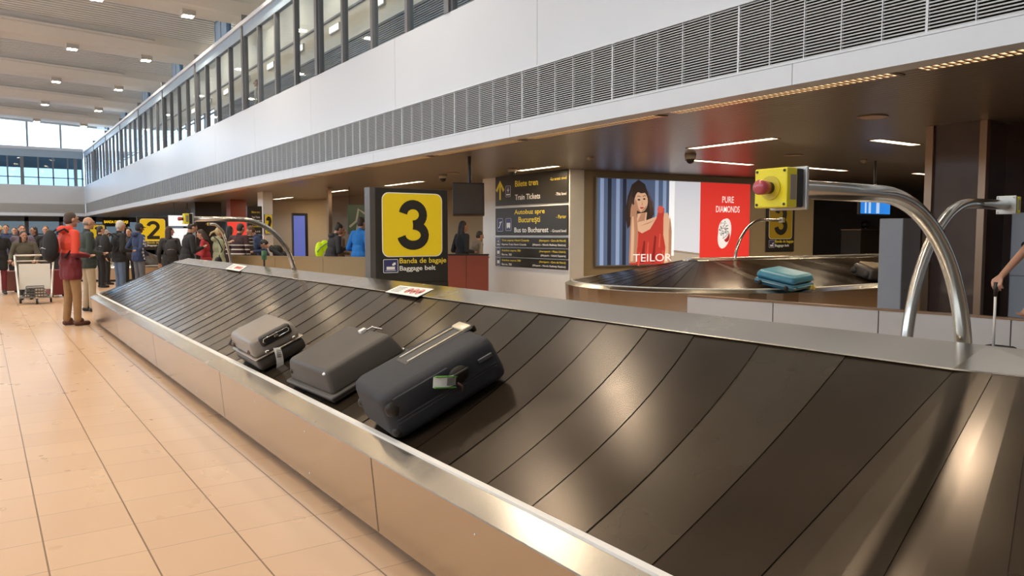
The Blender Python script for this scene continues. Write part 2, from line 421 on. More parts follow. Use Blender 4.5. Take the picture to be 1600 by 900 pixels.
# low ceiling of dark slats
bm = BM(); x = XF+.22
while x < 25: box(bm, x, x+.093, YN, 64.5, ZC, ZC+.02); x += .1
struct('ceiling_low', bm, bronze)
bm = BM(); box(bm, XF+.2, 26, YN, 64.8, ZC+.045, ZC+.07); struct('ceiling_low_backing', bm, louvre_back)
bm = BM(); box(bm, 25, 25.2, YN, 64.8, 0, 4.4); struct('wall_right_far', bm, mat('dark_brown_wall', (.05, .036, .025), .4))

# beige back wall with the poster; right part of the low hall
WA = np.array([10.32, 12.55]); WB = np.array([17.2, 11.75]); wd = (WB-WA)/np.linalg.norm(WB-WA); wang = math.atan2(wd[1], wd[0]); wlen = np.linalg.norm(WB-WA)
wn_ = np.array([-wd[1], wd[0], 0.])
bw = bpy.data.objects.new('wall_back', None); COL.objects.link(bw); bw.location = (WA[0], WA[1], 0); bw.rotation_euler = (0, 0, wang); bw['kind'] = 'structure'
bm = BM(); box(bm, 0, wlen, 0, .2, 0, ZC-.001); obj('panel', bm, wall_beige, bw)
def onwall(x, y, off=0):
    P = atpl(x, y, (WA[0], WA[1], 0), wn_); q = P[:2]-WA; return float(q@wd), float(P[2])
# far beige walls of the low hall
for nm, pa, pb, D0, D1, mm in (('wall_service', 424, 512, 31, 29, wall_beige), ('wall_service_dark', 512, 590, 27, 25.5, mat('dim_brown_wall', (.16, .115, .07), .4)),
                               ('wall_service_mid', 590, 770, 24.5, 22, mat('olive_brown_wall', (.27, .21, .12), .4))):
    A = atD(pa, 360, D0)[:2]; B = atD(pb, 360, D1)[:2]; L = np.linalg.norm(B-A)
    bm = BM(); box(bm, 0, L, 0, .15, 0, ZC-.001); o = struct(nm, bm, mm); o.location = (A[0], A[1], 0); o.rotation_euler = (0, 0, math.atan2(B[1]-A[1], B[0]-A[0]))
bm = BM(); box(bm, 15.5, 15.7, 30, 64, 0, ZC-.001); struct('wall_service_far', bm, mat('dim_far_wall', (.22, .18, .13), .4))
# sign pillar
bm = BM(); box(bm, 9.95, 10.32, 12.42, 15.75, 0, ZC-.002)
struct('wall_pillar', bm, wall_white)
# brown stone column at right
bm = BM(); box(bm, 9.75, 10.9, 4.42, 5.06, 0, ZC-.002); box(bm, 10.3, 11.4, 1.0, 4.42, 0, ZC-.002); struct('wall_column', bm, brown_stone)
bm = BM(); box(bm, 9.71, 9.80, 5.00, 5.09, 0, ZC-.004); box(bm, 9.71, 9.79, 4.38, 4.46, 0, ZC-.004); struct('trim_18', bm, champagne)
# ================================================================= CAROUSELS
def stadium(cx, cy0, cy1, R, n=28):
    """closed path round two end centres (axis along y) : list of (point, outward normal)"""
    out = []
    for k in range(n+1): a = PI-PI*k/n; out.append(((cx, cy1), (math.cos(a), math.sin(a))))
    for k in range(n+1): a = -PI*k/n; out.append(((cx, cy0), (math.cos(a), math.sin(a))))
    # straight sides get subdivided by the belt only
    return [((c[0]+R*nv[0], c[1]+R*nv[1]), nv) for c, nv in out]
def sweep(bm, path, prof, close_profile=False):
    """prof: (inset, z) pairs swept round the closed path"""
    rings = []
    for (p, nv) in path:
        rings.append([bm.verts.new((p[0]-nv[0]*d, p[1]-nv[1]*d, z)) for d, z in prof])
    m = len(prof); K = m if close_profile else m-1
    for i in range(len(rings)):
        a, b = rings[i-1], rings[i]
        for k in range(K):
            j = (k+1) % m
            try: bm.faces.new((a[k], b[k], b[j], a[j]))
            except ValueError: pass
def carousel(label, cx, cy0, cy1, R, loc=(0, 0, 0), rz=0, lip=.43, ridge_in=1.27, ridge_z=1.0, strip_in=1.51, strip_z=1.06, group=None, seams=True, skew=.26, pitch=.30):
    t = thing('baggage_carousel', label, 'baggage carousel', loc, rz, group)
    P = stadium(cx, cy0, cy1, R)
    bm = BM(); sweep(bm, P, [(.13, 0), (.13, .07)]); obj('toe_kick', bm, black_m, t)
    bm = BM(); sweep(bm, P, [(.13, .07), (.035, .07), (0, lip), (.004, lip+.004)]); sk = obj('skirt', bm, steel, t)
    # vertical panel joints
    ys = [3.25+2.75*i for i in range(-1, 8)]
    for y in ys:
        if cy0 < y < cy1:
            for sx in (-1, 1):
                X = cx+sx*(R+.0015); X2 = cx+sx*(R-.034)
                bm = BM(); quad(bm, (X, y-.003, lip), (X, y+.003, lip), (X2+sx*.0015, y+.003, .075), (X2+sx*.0015, y-.003, .075)); obj('panel_joint', bm, black_m, t)
    for y in ys:
        for dy in (-.9, .9):
            for zz in (.12, .36):
                if cy0 < y+dy < cy1:
                    X = cx-R+.035*(lip-zz)/(lip-.07); bm = BM(); ell(bm, (X, y+dy, zz), (.004, .006, .006), u=8, v=6); obj('screw_head', bm, chrome, t, True)
    bm = BM(); sweep(bm, P, [(0, lip), (.002, lip+.006), (.105, lip+.052), (.105, lip+.04)]); obj('edge_strip', bm, steel_strip, t)
    bm = BM(); sweep(bm, P, [(.103, lip+.045), (.104, lip+.062), (.128, lip+.066), (.132, lip+.03)]); obj('bumper_rail', bm, white_rail, t, label='white plastic rail along the lower edge')
    # plates of the belt, each overlapping its neighbour a little
    b0, zb0, b1, zb1 = .136, lip+.035, ridge_in+.012, ridge_z-.008
    bm = BM()
    Rl = R-b0; Rr = R-b1
    Ls = cy1-cy0
    # parameter s runs along the ridge side; skewed seams on the straight, radial on the curves
    def pt(s, v):   # s in metres along the lower edge of the whole loop, v 0..1 from lower edge to ridge
        arc = PI*Rl; tot = 2*(Ls+arc); s = s % tot; d = b0+(b1-b0)*v; z = zb0+(zb1-zb0)*v
        r = R-d
        if s < Ls: return (cx-r, cy0+s, z)
        s -= Ls
        if s < arc: a = PI-PI*s/arc; return (cx+r*math.cos(a), cy1+r*math.sin(a), z)
        s -= arc
        if s < Ls: return (cx+r, cy1-s, z)
        s -= Ls; a = -PI*s/arc; return (cx+r*math.cos(a), cy0+r*math.sin(a), z)
    tot = 2*(Ls+PI*Rl); n = int(tot/pitch); pw = tot/n; NV = 10; NS = 3
    def sk_(s):
        arc = PI*Rl; q = s % tot
        for base in (0, Ls+arc):
            if base-.01 <= q <= base+Ls: u = (q-base)/Ls; return min(1, u*Ls/.8, (1-u)*Ls/.8)
        return 0
    for i in range(n):
        s0 = i*pw
        grid = []
        for a in range(NS+1):
            row = []
            for b in range(NV+1):
                v = b/NV; s = s0+pw*a/NS*1.03
                x, y, z = pt(s+skew*v*v*sk_(s)*1.0, v)
                row.append(bm.verts.new((x, y, z+.0035*(1-a/NS))))
            grid.append(row)
        mi = random.choice((0, 0, 1, 1, 2, 3)); tz = random.uniform(-.0012, .0012)
        for row in grid:
            for b, vv in enumerate(row): vv.co.z += tz*(b/NV-.5)*2
        for a in range(NS):
            for b in range(NV): fc = bm.faces.new((grid[a][b], grid[a+1][b], grid[a+1][b+1], grid[a][b+1])); fc.material_index = mi
    obj('belt', bm, belt_ms, t, label='dark overlapping belt plates')
    bm = BM(); sweep(bm, P, [(b0-.004, lip), (b0+.05, lip-.03), (b1, zb1-.09)]); obj('belt_underframe', bm, black_m, t)
    # ridge strip and deck
    nP = stadium(cx, cy0, cy1, R, 6)
    bm = BM(); sweep(bm, nP, [(ridge_in-.003, ridge_z-.006), (ridge_in, ridge_z-.001), (strip_in-.004, strip_z-.001), (strip_in, strip_z-.004), (strip_in+.003, strip_z-.012)]); obj('ridge_strip', bm, steel_strip, t)
    bm = BM(); sweep(bm, nP, [(strip_in+.003, strip_z-.012), (strip_in+.006, strip_z-.158)]); obj('island_side', bm, pale, t)
    bm = BM(); sweep(bm, nP, [(strip_in+.006, strip_z-.157), (strip_in+.03, strip_z-.155)])
    r = R-strip_in-.03
    vs = [bm.verts.new((p[0]-nv[0]*(strip_in+.03), p[1]-nv[1]*(strip_in+.03), strip_z-.155)) for p, nv in nP]; bm.faces.new(vs)
    bmesh.ops.recalc_face_normals(bm, faces=bm.faces[:]); obj('centre_deck', bm, pale, t)
    return t
CX = 3.43
ca_ = carousel('long empty-ended stainless baggage carousel in front carrying three suitcases', CX, 1.3, 14.2, 1.99, group=None)
carousel('second steel baggage carousel further down the hall behind standing travellers', 3.95, 28.6, 40, 1.75)
carousel('baggage carousel at the back under the low ceiling carrying a blue suitcase', 0, -8.5, 0, 2.36, loc=(10.25, 9.15, 0), rz=PI/2, lip=.62, ridge_in=2.02, ridge_z=1.03, strip_in=2.14, strip_z=1.06, skew=0, pitch=.3)

# the far half of the front carousel lies a little lower than the near half
for q in [c for c in bpy.data.objects if c.parent == ca_]:
    for v in q.data.vertices:
        if v.co.z > .5: v.co.z -= .17*min(1, max(0, (v.co.x-2.97)/.85))*min(1, (v.co.z-.5)/.45)
# stickers on the ridge strip of the front carousel
def strip_pt(x, y):
    P = atpl(x, y, (CX-1.99+1.28, 0, 1.006), (-(1.06-1.006), 0, (1.51-1.28))); return P
def sticker(q, label):
    t = thing('pictogram_sticker', label, 'sticker')
    P = [Vector(strip_pt(*p))+Vector((-.235, 0, 1)).normalized()*.003 for p in q]
    nrm = Vector((-.23, 0, 1)).normalized()
    bm = BM(); a = [bm.verts.new(p) for p in P]; b = [bm.verts.new(p-nrm*.002) for p in P]
    bm.faces.new(a); bm.faces.new(b[::-1])
    for i in range(4): bm.faces.new((a[i-1], b[i-1], b[i], a[i]))
    obj('sheet', bm, paper, t)
    L = lambda u, v: (P[0]*(1-u)+P[1]*u)*(1-v)+(P[3]*(1-u)+P[2]*u)*v+nrm*.001
    bm = BM()
    for u in (.52, .68, .84):
        c = L(u, .5); e1 = (L(u+.06, .5)-c); e2 = (L(u, .78)-c)
        pr_ = [c+e1*math.cos(k*PI/6)+e2*math.sin(k*PI/6) for k in range(13)]
        tube(bm, pr_, .003, 5, False); tube(bm, [c-e1*.7-e2*.7, c+e1*.7+e2*.7], .003, 5)
    obj('prohibition_ring', bm, mat('red_print', (.65, .08, .05), .6), t)
    bm = BM()
    for v in (.22, .36, .5, .64, .78): tube(bm, [L(.08, v), L(.34, v)], .0022, 5)
    for u in (.52, .68, .84):
        c = L(u, .5); e1 = (L(u+.03, .5)-c); e2 = (L(u, .6)-c); quad(bm, c-e1-e2, c+e1-e2, c+e1+e2, c-e1+e2)
    obj('printed_lines', bm, black_m, t)
sticker([(602, 456.5), (652, 464.5), (678, 452), (625, 446.5)], 'white sticker with red prohibition pictograms on the ridge in front of the number 3 sign')
sticker([(352, 420.5), (374, 424), (386, 416), (365, 412.5)], 'white sticker on the ridge near the far end of the front carousel')

# hoops with emergency stop boxes
emerg_yellow = mat('emergency_yellow', (.82, .72, .02), .4); stop_red = mat('stop_button_red', (.45, .06, .08), .3, coat=.4)
def hoop(label, base, top, reach, dirx, r=.029, boxs=1.0, rad=None, dir2=(1, 0), button=True, group='stop button hoops'):
    """post rises at base, bends over and runs out by reach; dirx = angle in plan of the arm"""
    t = thing('stop_hoop', label, 'stop button hoop', base, dirx, group)
    H = top-base[2]; rx = min(reach*.72, .62) if rad is None else rad; rzz = H*.98
    pts = [(0, 0, 0), (.004, 0, H*.02)]
    for k in range(1, 21): a = PI/2*k/20; pts.append((rx*(1-math.cos(a)), 0, H-rzz+rzz*math.sin(a)))
    pts.append((reach, 0, H)); bm = BM(); tube(bm, pts, r, 16); obj('tube', bm, steel_tube, t, True)
    bm = BM(); cyl(bm, (0, 0, 0), (0, 0, .012), r*1.9, 20); obj('foot_flange', bm, steel_tube, t)
    s = boxs
    bm = rbox(reach, reach+.012*s, -.062*s, .062*s, H-.062*s, H+.062*s, .004); pl_ = obj('mounting_plate', bm, mat('galvanised_plate', (.55, .55, .53), .35, .6), t)
    for a in (-1, 1):
        for b in (-1, 1): bm = BM(); cyl(bm, (reach-.003*s, a*.05*s, H+b*.05*s), (reach, a*.05*s, H+b*.05*s), .006*s, 8); obj('screw', bm, chrome, pl_)
    bm = rbox(reach+.012*s, reach+.045*s, -.052*s, .052*s, H-.055*s, H+.055*s, .004); obj('back_housing', bm, black_m, t)
    bm = rbox(reach+.045*s, reach+.092*s, -.055*s, .055*s, H-.056*s, H+.056*s, .004); yb = obj('stop_box', bm, emerg_yellow, t, label='yellow emergency stop box')
    x1 = reach+.092*s
    if button:
        bm = BM(); cyl(bm, (x1, 0, H), (x1+.004*s, 0, H), .034*s, 24); obj('ring_plate', bm, mat('ring_ochre', (.62, .50, .03), .4), yb)
        bm = BM(); cyl(bm, (x1+.003*s, 0, H), (x1+.022*s, 0, H), .017*s, 20); obj('collar', bm, black_m, yb)
        bm = BM(); cyl(bm, (x1+.02*s, 0, H), (x1+.05*s, 0, H), .019*s, 24, .021*s); ell(bm, (x1+.05*s, 0, H), (.01*s, .021*s, .021*s), u=20, v=10)
        obj('push_button', bm, stop_red, yb, True, label='red mushroom push button')
    for a in (-1, 1):
        for b in (-1, 1): bm = BM(); cyl(bm, (x1, a*.046*s, H+b*.047*s), (x1+.002*s, a*.046*s, H+b*.047*s), .004*s, 8); obj('corner_screw', bm, black_m, yb)
    for sg in (-1, 1): bm = BM(); box(bm, reach+.052*s, reach+.078*s, sg*.0555*s-.001, sg*.0555*s+.001, H-.034*s, H+.036*s); obj('side_label', bm, mat('grey_label', (.30, .26, .22), .4), yb)
    return t
hoop('tall steel hoop at right with yellow stop box reaching over the belt towards the hall', (3.02, 1.41, 0.906), 1.585, 1.07, PI, .0285, 1.0, .60)
hoop('steel hoop behind the nearest one, its stop box facing away to the right', (3.84, 2.08, 0.75), 1.625, 1.03, 0, .0285, .85, .62)
hoop('steel hoop near the far end of the front carousel in front of the phone-reading man', (3.02, 8.9, 0.906), 1.63, 1.12, PI, .0285, 1.0, .62)
P = atD(365, 410, 16.6); hoop('slim steel hoop rising beside the blonde woman in the pale green jacket', (P[0], P[1], 0), 1.69, .47, PI, .03, .5, .40)
P = aty(1148, 402, 9.15); hoop('thin hoop on the back carousel in front of the red jewellery poster', (P[0], 9.15, 0.906), 1.74, 1.28, 0, .028, .75, .8)

# ================================================================= SUITCASES
def basis(a, y, w, lift=0, tilt=25, X0=1.576, Z0=.467):
    s = math.radians(tilt*.9); s = math.atan2(.525, 1.134)
    e = Vector((math.cos(s), 0, math.sin(s))); n = Vector((-math.sin(s), 0, math.cos(s))); yv = Vector((0, 1, 0))
    o = Vector((X0, 0, Z0))+e*a+yv*y+n*(.012+lift)
    e1 = e*math.cos(w)+yv*math.sin(w); e2 = -e*math.sin(w)+yv*math.cos(w)
    return Matrix(((e1.x, e2.x, n.x, o.x), (e1.y, e2.y, n.y, o.y), (e1.z, e2.z, n.z, o.z), (0, 0, 0, 1)))
def shell(L, Wd, z0, z1, r, taper=0, ribs=0, ribax='x', seg=4, crown=0):
    bm = rbox(-L/2, L/2, -Wd/2, Wd/2, z0, z1, r, seg, taper)
    return bm
def wheels(t, L, Wd, side, H, m):
    for k in (-1, 1):
        for zz in (.2, .8):
            pass
# big dark blue one
s1 = thing('suitcase', 'large dark blue soft-sided suitcase with cream trolley rods and green-edged tag, nearest of the three', 'suitcase'); s1.matrix_world = basis(.345, 3.42, -.10)
navy_f = mat('dark_blue_nylon', (.024, .026, .033), .65, bump=.35, bscale=300, var=.12)
blk_f = mat('worn_black_plastic', (.022, .016, .012), .5)
L, Wd, H = .66, .47, .245
obj('body', rbox(-L/2, L/2, -Wd/2, Wd/2, .0, H, .055, 5, .05), navy_f, s1, True)
bm = BM()
for zz in (H*.36, H*.43):
    tube(bm, [(x, y, zz) for x, y in [(-L/2-.001+.05, -Wd/2+.006), (L/2-.05, -Wd/2+.006)]], .004, 6)
obj('zip', bm, mat('dark_zip', (.03, .03, .035), .5), s1, True)
obj('front_pocket', rbox(-L*.40, L*.06, -Wd/2+.002, -Wd/2+.02, H*.48, H*.86, .004, 2), navy_f, s1, True)
bm = rbox(-.08, L/2-.01, -.012, .135, H-.008, H+.003, .005, 2); obj('rod_channel', bm, mat('channel_grey', (.07, .068, .065), .6), s1)
rodm = mat('cream_aluminium_rod', (.75, .66, .50), .3, .3)
for yy in (.008, .115):
    bm = BM(); tube(bm, [(-.06, yy, H+.006), (L/2-.035, yy, H+.006)], .0055, 8); obj('trolley_rod', bm, rodm, s1, True)
obj('trolley_grip', rbox(L/2-.065, L/2-.012, -.005, .130, H-.004, H+.016, .006, 2), rodm, s1, True)
obj('top_handle', rbox(L/2-.012, L/2+.012, -.0, .13, H-.035, H+.004, .008, 2), blk_f, s1, True)
bm = BM(); ell(bm, (-L/2+.060, -Wd/2+.028, H-.085), (.044, .030, .046)); obj('corner_guard', bm, blk_f, s1, True)
bm = BM(); ell(bm, (-L/2+.03, Wd/2-.04, H*.45), (.036, .03, .03)); obj('corner_guard', bm, blk_f, s1, True)
bm = BM(); ell(bm, (-L/2+.035, -Wd/2+.03, .05), (.03, .025, .03)); obj('wheel', bm, blk_f, s1, True)
bm = BM(); cyl(bm, (.075, -Wd/2-.006, H*.62), (.075, -Wd/2+.01, H*.62), .042, 24)
for v in bm.verts: v.co.x = .075+(v.co.x-.075)*1.3
obj('handle_recess', bm, blk_f, s1, True)
bm = BM(); tube(bm, [(.03, -Wd/2-.008, H*.66), (.05, -Wd/2-.022, H*.68), (.11, -Wd/2-.022, H*.68), (.13, -Wd/2-.008, H*.66)], .008, 8); obj('side_handle', bm, blk_f, s1, True)
obj('name_plate', rbox(.195, .275, -Wd/2-.006, -Wd/2+.008, H*.60, H*.68, .003), mat('dull_metal_plate', (.16, .17, .18), .4, .6), s1)
bm = BM(); tube(bm, [(.05, -Wd/2-.012, H*.50), (.065, -Wd/2-.018, H*.40), (.058, -Wd/2-.014, H*.30)], .007, 6); obj('zip_pull', bm, mat('brown_pull', (.10, .05, .045), .5), s1, True)
# tag hanging on it
def lug_tag(name, label, M, w, l, bands=None, parent=None):
    t = thing(name, label, 'luggage tag')
    if M: t.matrix_world = M
    bm = BM(); n = 6; rows = []
    for k in range(n+1):
        x = -l*k/n; yy = -.012*math.sin(PI*k/n*1.1)-.004; z = -.015*math.sin(k/n*2)
        rows.append([bm.verts.new((x, yy, z-w/2)), bm.verts.new((x, yy, z+w/2)), bm.verts.new((x, yy+.002, z+w/2)), bm.verts.new((x, yy+.002, z-w/2))])
    for a, b in zip(rows, rows[1:]):
        for k in range(4): bm.faces.new((a[k], a[(k+1) % 4], b[(k+1) % 4], b[k]))
    bm.faces.new(rows[0]); bm.faces.new(rows[-1][::-1]); bmesh.ops.recalc_face_normals(bm, faces=bm.faces[:])
    obj('paper_strip', bm, paper, t)
    bm = BM()
    for k in range(9):
        x = -l*(.08+.045*k); box(bm, x-.0015*(1+k % 2), x+.0015, -.022, -.0195, -.34*w-.008, .34*w-.008)
    obj('barcode', bm, mat('print_grey', (.22, .22, .20), .6), t)
    if bands:
        for sg in (-1, 1): bm = BM(); box(bm, -l*.97, 0, -.0185, -.004, sg*w/2-.012-.002, sg*w/2-.012+.003); obj('green_edge', bm, mat('green_print', (.12, .35, .06), .6), t)
    return t
M = s1.matrix_world @ Matrix.Translation((.05, -Wd/2-.012, H*.60)) @ Matrix.Rotation(math.radians(28), 4, 'Y')
lug_tag('luggage_tag', 'white and green paper tag on the side handle of the large dark blue suitcase', M, .052, .115, True)

# medium grey hard suitcase
s2 = thing('suitcase', 'plain dark grey hard suitcase lying flat in the middle of the three', 'suitcase'); s2.matrix_world = basis(.315, 4.50, .02)
grey_s = mat('dark_grey_polymer', (.060, .052, .045), .5, bump=.15, bscale=120, var=.06)
L, Wd, H = .52, .70, .175
bm = rbox(-L/2, L/2, -Wd/2, Wd/2, .03, H, .028, 4, .13)
for v in bm.verts:
    if v.co.z > .1: v.co.z += .022*(1-(v.co.x/(L/2))**2)*(1-(v.co.y/(Wd/2))**2)
obj('upper_shell', bm, grey_s, s2, True)
obj('rim', rbox(-L/2-.022, L/2+.022, -Wd/2-.022, Wd/2+.022, .018, .042, .010, 2), mat('dark_rim', (.06, .052, .048), .45), s2, True)
obj('lower_shell', rbox(-L/2-.012, L/2+.012, -Wd/2-.012, Wd/2+.012, .0, .022, .008, 2), grey_s, s2, True)
bm = BM(); ell(bm, (-L/2*.87+.02, -Wd/2*.87+.03, H-.018), (.034, .022, .012)); obj('corner_stud', bm, chrome, s2, True)
bm = BM(); ell(bm, (-L/2*.9, Wd/2*.87-.02, H*.55), (.022, .022, .02)); obj('corner_stud', bm, blk_f, s2, True)
bm = BM(); tube(bm, [(L/2-.09, -.02, H+.004), (L/2-.02, -.05, H+.012), (L/2, -.13, H-.01)], .006, 8); obj('carry_handle', bm, chrome, s2, True)
obj('handle_end', rbox(L/2-.10, L/2-.055, -.035, .005, H-.002, H+.022, .004, 2), paper, s2)
for yy in (-Wd/2+.03, -Wd/2+.10):
    bm = BM(); ell(bm, (L/2-.012, yy, .05), (.02, .014, .012)); obj('latch', bm, chrome, s2, True)

# small grey hard suitcase
s3 = thing('suitcase', 'small light grey hard-shell suitcase with black recessed handle and white tag, farthest of the three', 'suitcase'); s3.matrix_world = basis(.215, 5.74, -.03)
lg = mat('light_grey_shell', (.25, .22, .19), .36, bump=.05, bscale=30, var=.05)
L, Wd, H = .365, .66, .235
obj('lower_shell', rbox(-L/2, L/2, -Wd/2, Wd/2, 0, H*.42, .035, 4, 0), mat('shaded_lower_shell', (.05, .04, .034), .4), s3, True)  # lower half coloured dark for the shadow it lies in
obj('seam_rail', rbox(-L/2-.006, L/2+.006, -Wd/2-.006, Wd/2+.006, H*.40, H*.45, .005, 2), mat('seam_metal', (.40, .35, .30), .3, .7), s3, True)
obj('upper_shell', rbox(-L/2, L/2, -Wd/2, Wd/2, H*.44, H, .04, 5, .10), lg, s3, True)
obj('handle_recess', rbox(-.10, .135, -Wd/2-.004, -Wd/2+.07, H*.66, H*.99, .02, 3), black_m, s3, True)
bm = BM(); pp = [(-.075, -.008), (-.085, .0), (-.075, .012), (.105, .012), (.115, 0), (.105, -.008), (.03, -.008)]
tube(bm, [(p[0], -Wd/2-.010, H*.83+p[1]*1.5) for p in pp], .004, 8); obj('grip_loop', bm, chrome, s3, True)
obj('lock', rbox(.0, .03, -Wd/2-.014, -Wd/2+.0, H*.80, H*.87, .003), chrome, s3)
for xx in (-.09, .12):
    bm = BM(); ell(bm, (xx, -Wd/2-.008, H*.53), (.016, .012, .012)); obj('latch', bm, chrome, s3, True)
for p in ((-L/2+.01, -Wd/2+.13, H*.62), (-L/2+.005, Wd/2-.10, H*.62)):
    bm = BM(); ell(bm, p, (.018, .024, .016)); obj('wheel_cap', bm, mat('dull_red_cap', (.10, .04, .035), .5), s3, True)
bm = BM(); tube(bm, [(-L/2+.02, Wd/2-.12, H*.5), (-L/2-.02, Wd/2-.03, H*.62), (-L/2+.03, Wd/2, H*.75)], .008, 6); obj('wheel_bracket', bm, black_m, s3, True)
M = s3.matrix_world @ Matrix.Translation((-.02, -Wd/2-.012, H*.50)) @ Matrix.Rotation(math.radians(-68), 4, 'Y')
lug_tag('luggage_tag', 'white paper tag hanging from the latch of the small light grey suitcase', M, .05, .15)

# on the back carousel
def back_basis(x, y, rz, X=None):
    """surface of the back carousel front side: rises towards +Y"""
    Y0 = 9.15-2.36+.14; s = math.atan2(1.03-.66, 2.02-.14)
    P = atpl(x, y, (0, Y0, .665), (0, -math.sin(s), math.cos(s)))
    e1 = Vector((math.cos(rz), math.sin(rz)*math.cos(s), math.sin(rz)*math.sin(s))); n = Vector((0, -math.sin(s), math.cos(s))); e2 = n.cross(e1)
    o = Vector(P)+n*.012
    return Matrix(((e1.x, e2.x, n.x, o.x), (e1.y, e2.y, n.y, o.y), (e1.z, e2.z, n.z, o.z), (0, 0, 0, 1)))
blue_s = mat('teal_blue_shell', (.06, .25, .38), .4, var=.1)
s4 = thing('suitcase', 'teal blue hard suitcase with yellow tag lying on the back carousel', 'suitcase'); s4.matrix_world = back_basis(1224, 447, .22)
L, Wd, H = .74, .62, .22
obj('upper_shell', rbox(-L/2, L/2, -Wd/2, Wd/2, H*.45, H, .05, 4, .12), blue_s, s4, True)
obj('lower_shell', rbox(-L/2, L/2, -Wd/2, Wd/2, 0, H*.44, .05, 4, 0), mat('deep_blue_shell', (.03, .16, .27), .4), s4, True)
bm = BM(); tube(bm, [(-L/2+.1, -Wd/2, H*.3), (-L/2+.12, -Wd/2-.03, H*.3), (L/2-.4, -Wd/2-.03, H*.3), (L/2-.38, -Wd/2, H*.3)], .012, 8); obj('side_handle', bm, blue_s, s4, True)
for yy in (-.2, .2): bm = BM(); ell(bm, (-L/2-.01, yy, H*.15), (.03, .035, .04)); obj('wheel', bm, rubber, s4, True)
t = thing('luggage_tag', 'crumpled yellow tag hanging from the teal blue suitcase', 'luggage tag'); t.matrix_world = s4.matrix_world @ Matrix.Translation((.16, -Wd/2-.045, .045))
bm = BM(); box(bm, -.06, .06, -.006, .0, -.03, .03); box(bm, .04, .12, -.012, -.006, -.045, .0); obj('paper_strip', bm, mat('yellow_paper', (.62, .60, .12), .6), t)
s5 = thing('suitcase', 'dark suitcase with tan lid in shadow on the back carousel behind the blue one', 'suitcase'); s5.matrix_world = back_basis(1380, 437, -.45)
obj('body', rbox(-.45, .45, -.28, .28, 0, .2, .05, 4, .05), mat('dark_brown_case', (.03, .024, .02), .45), s5, True)
obj('lid', rbox(-.36, .40, -.22, .24, .19, .235, .02, 3, .03), mat('tan_lid', (.22, .16, .09), .5), s5, True)
for yy in (-.18, .18): bm = BM(); ell(bm, (-.45, yy, .08), (.05, .06, .06)); obj('wheel', bm, rubber, s5, True)
bm = BM(); tube(bm, [(-.2, -.27, .12), (-.18, -.30, .12), (.1, -.30, .12), (.12, -.27, .12)], .01, 8); obj('side_handle', bm, champagne, s5, True)

# steel barrier in front of the back carousel
t = thing('steel_barrier', 'low brushed steel barrier wall between the front carousel and the dark column', 'barrier')
A = Vector((7.97, 7.35, 0)); B = Vector((8.55, 2.2, 0)); d = (B-A).normalized(); nn = Vector((d.y, -d.x, 0))
def seg_box(bm, a, b, off0, off1, z0, z1):
    q = [a+nn*off0, b+nn*off0, b+nn*off1, a+nn*off1]
    v = [bm.verts.new((p.x, p.y, z)) for z in (z0, z1) for p in q]
    for f in ((3, 2, 1, 0), (4, 5, 6, 7), (0, 1, 5, 4), (1, 2, 6, 5), (2, 3, 7, 6), (3, 0, 4, 7)): bm.faces.new([v[i] for i in f])
Lt = (B-A).length; nseg = 4
for k in range(nseg):
    bm = BM(); seg_box(bm, A+d*(Lt*k/nseg+.006), A+d*(Lt*(k+1)/nseg-.006), -.03, .03, .02, .615); obj('panel', bm, pale, t)
bm = BM(); seg_box(bm, A, B, -.04, .04, .615, .64); obj('top_rail', bm, champagne, t)
bm = BM(); seg_box(bm, A, B, -.024, .024, 0, .6); obj('core', bm, black_m, t)

# ================================================================= SIGNS
def number_sign(name, label, num, x, y, z, w, h, yel, mtop=.06, th=.1, text_on=True, rz=0, parentless=True, group=None, frame_m=black_sign, hs=.66):
    t = thing(name, label, 'sign', (x, y, z), rz, group)
    bm = rbox(0, w, 0, th, 0, h, .004, 1); obj('board', bm, frame_m, t)
    m = w*.095; yw = w-2*m; yh = h*hs; z1 = h-mtop*h; z0 = z1-yh
    bm = BM(); extrude_poly(bm, rrect(m-.008, w-m+.008, z0-.008, z1+.008, w*.09), -.002, 0); obj('white_outline', bm, white_ink, t)
    bm = BM(); extrude_poly(bm, rrect(m, w-m, z0, z1, w*.085), -.004, -.001); p = obj('yellow_panel', bm, yel, t)
    digit(num, m+yw*.24, m+yw*.80, z0+yh*.10, z0+yh*.90, -.0045, black_sign, t)
    if text_on:
        zb = z0-.02*h; ih = zb-(.05*h) if False else h*.145
        bm = BM(); extrude_poly(bm, rrect(m, m+w*.2, zb-ih-.01, zb-.01, .01), -.003, 0); ic = obj('pictogram', bm, navy_icon, t)
        bm = BM()
        for a in ((0.03, .17, .03, .035), (.045, .155, .045, .085), (.12, .15, .10, .125), (.135, .165, .11, .14)):
            box(bm, m+w*a[0], m+w*a[1], -.005, -.003, zb-ih-.01+a[2]*w*.9, zb-ih-.01+a[3]*w*.9)
        rr = rrect(m+.003, m+w*.2-.003, zb-ih-.007, zb-.013, .009); tube(bm, [(p_[0], -.004, p_[1]) for p_ in rr+rr[:1]], .0025, 4, False)
        obj('pictogram_suitcase', bm, white_ink, ic)
        text('lettering_romanian', 'Banda de bagaje', m+w*.22, w-.03*w, zb-h*.075, zb-.002*h, -.001, yellow_ink, t, .008)
        text('lettering_english', 'Baggage belt', m+w*.22, m+w*.72, zb-h*.15, zb-h*.085, -.001, white_ink, t, .008)
    return t
zb = 1.045
ts = number_sign('baggage_belt_sign', 'large black sign with yellow number 3 standing on the front carousel', 3, 3.09, 6.80, .99, .79, .915, yellow_sign, .055, .12)
bm = BM(); box(bm, .0, .79, .0, .12, -.24, -.001); obj('plinth', bm, black_sign, ts)
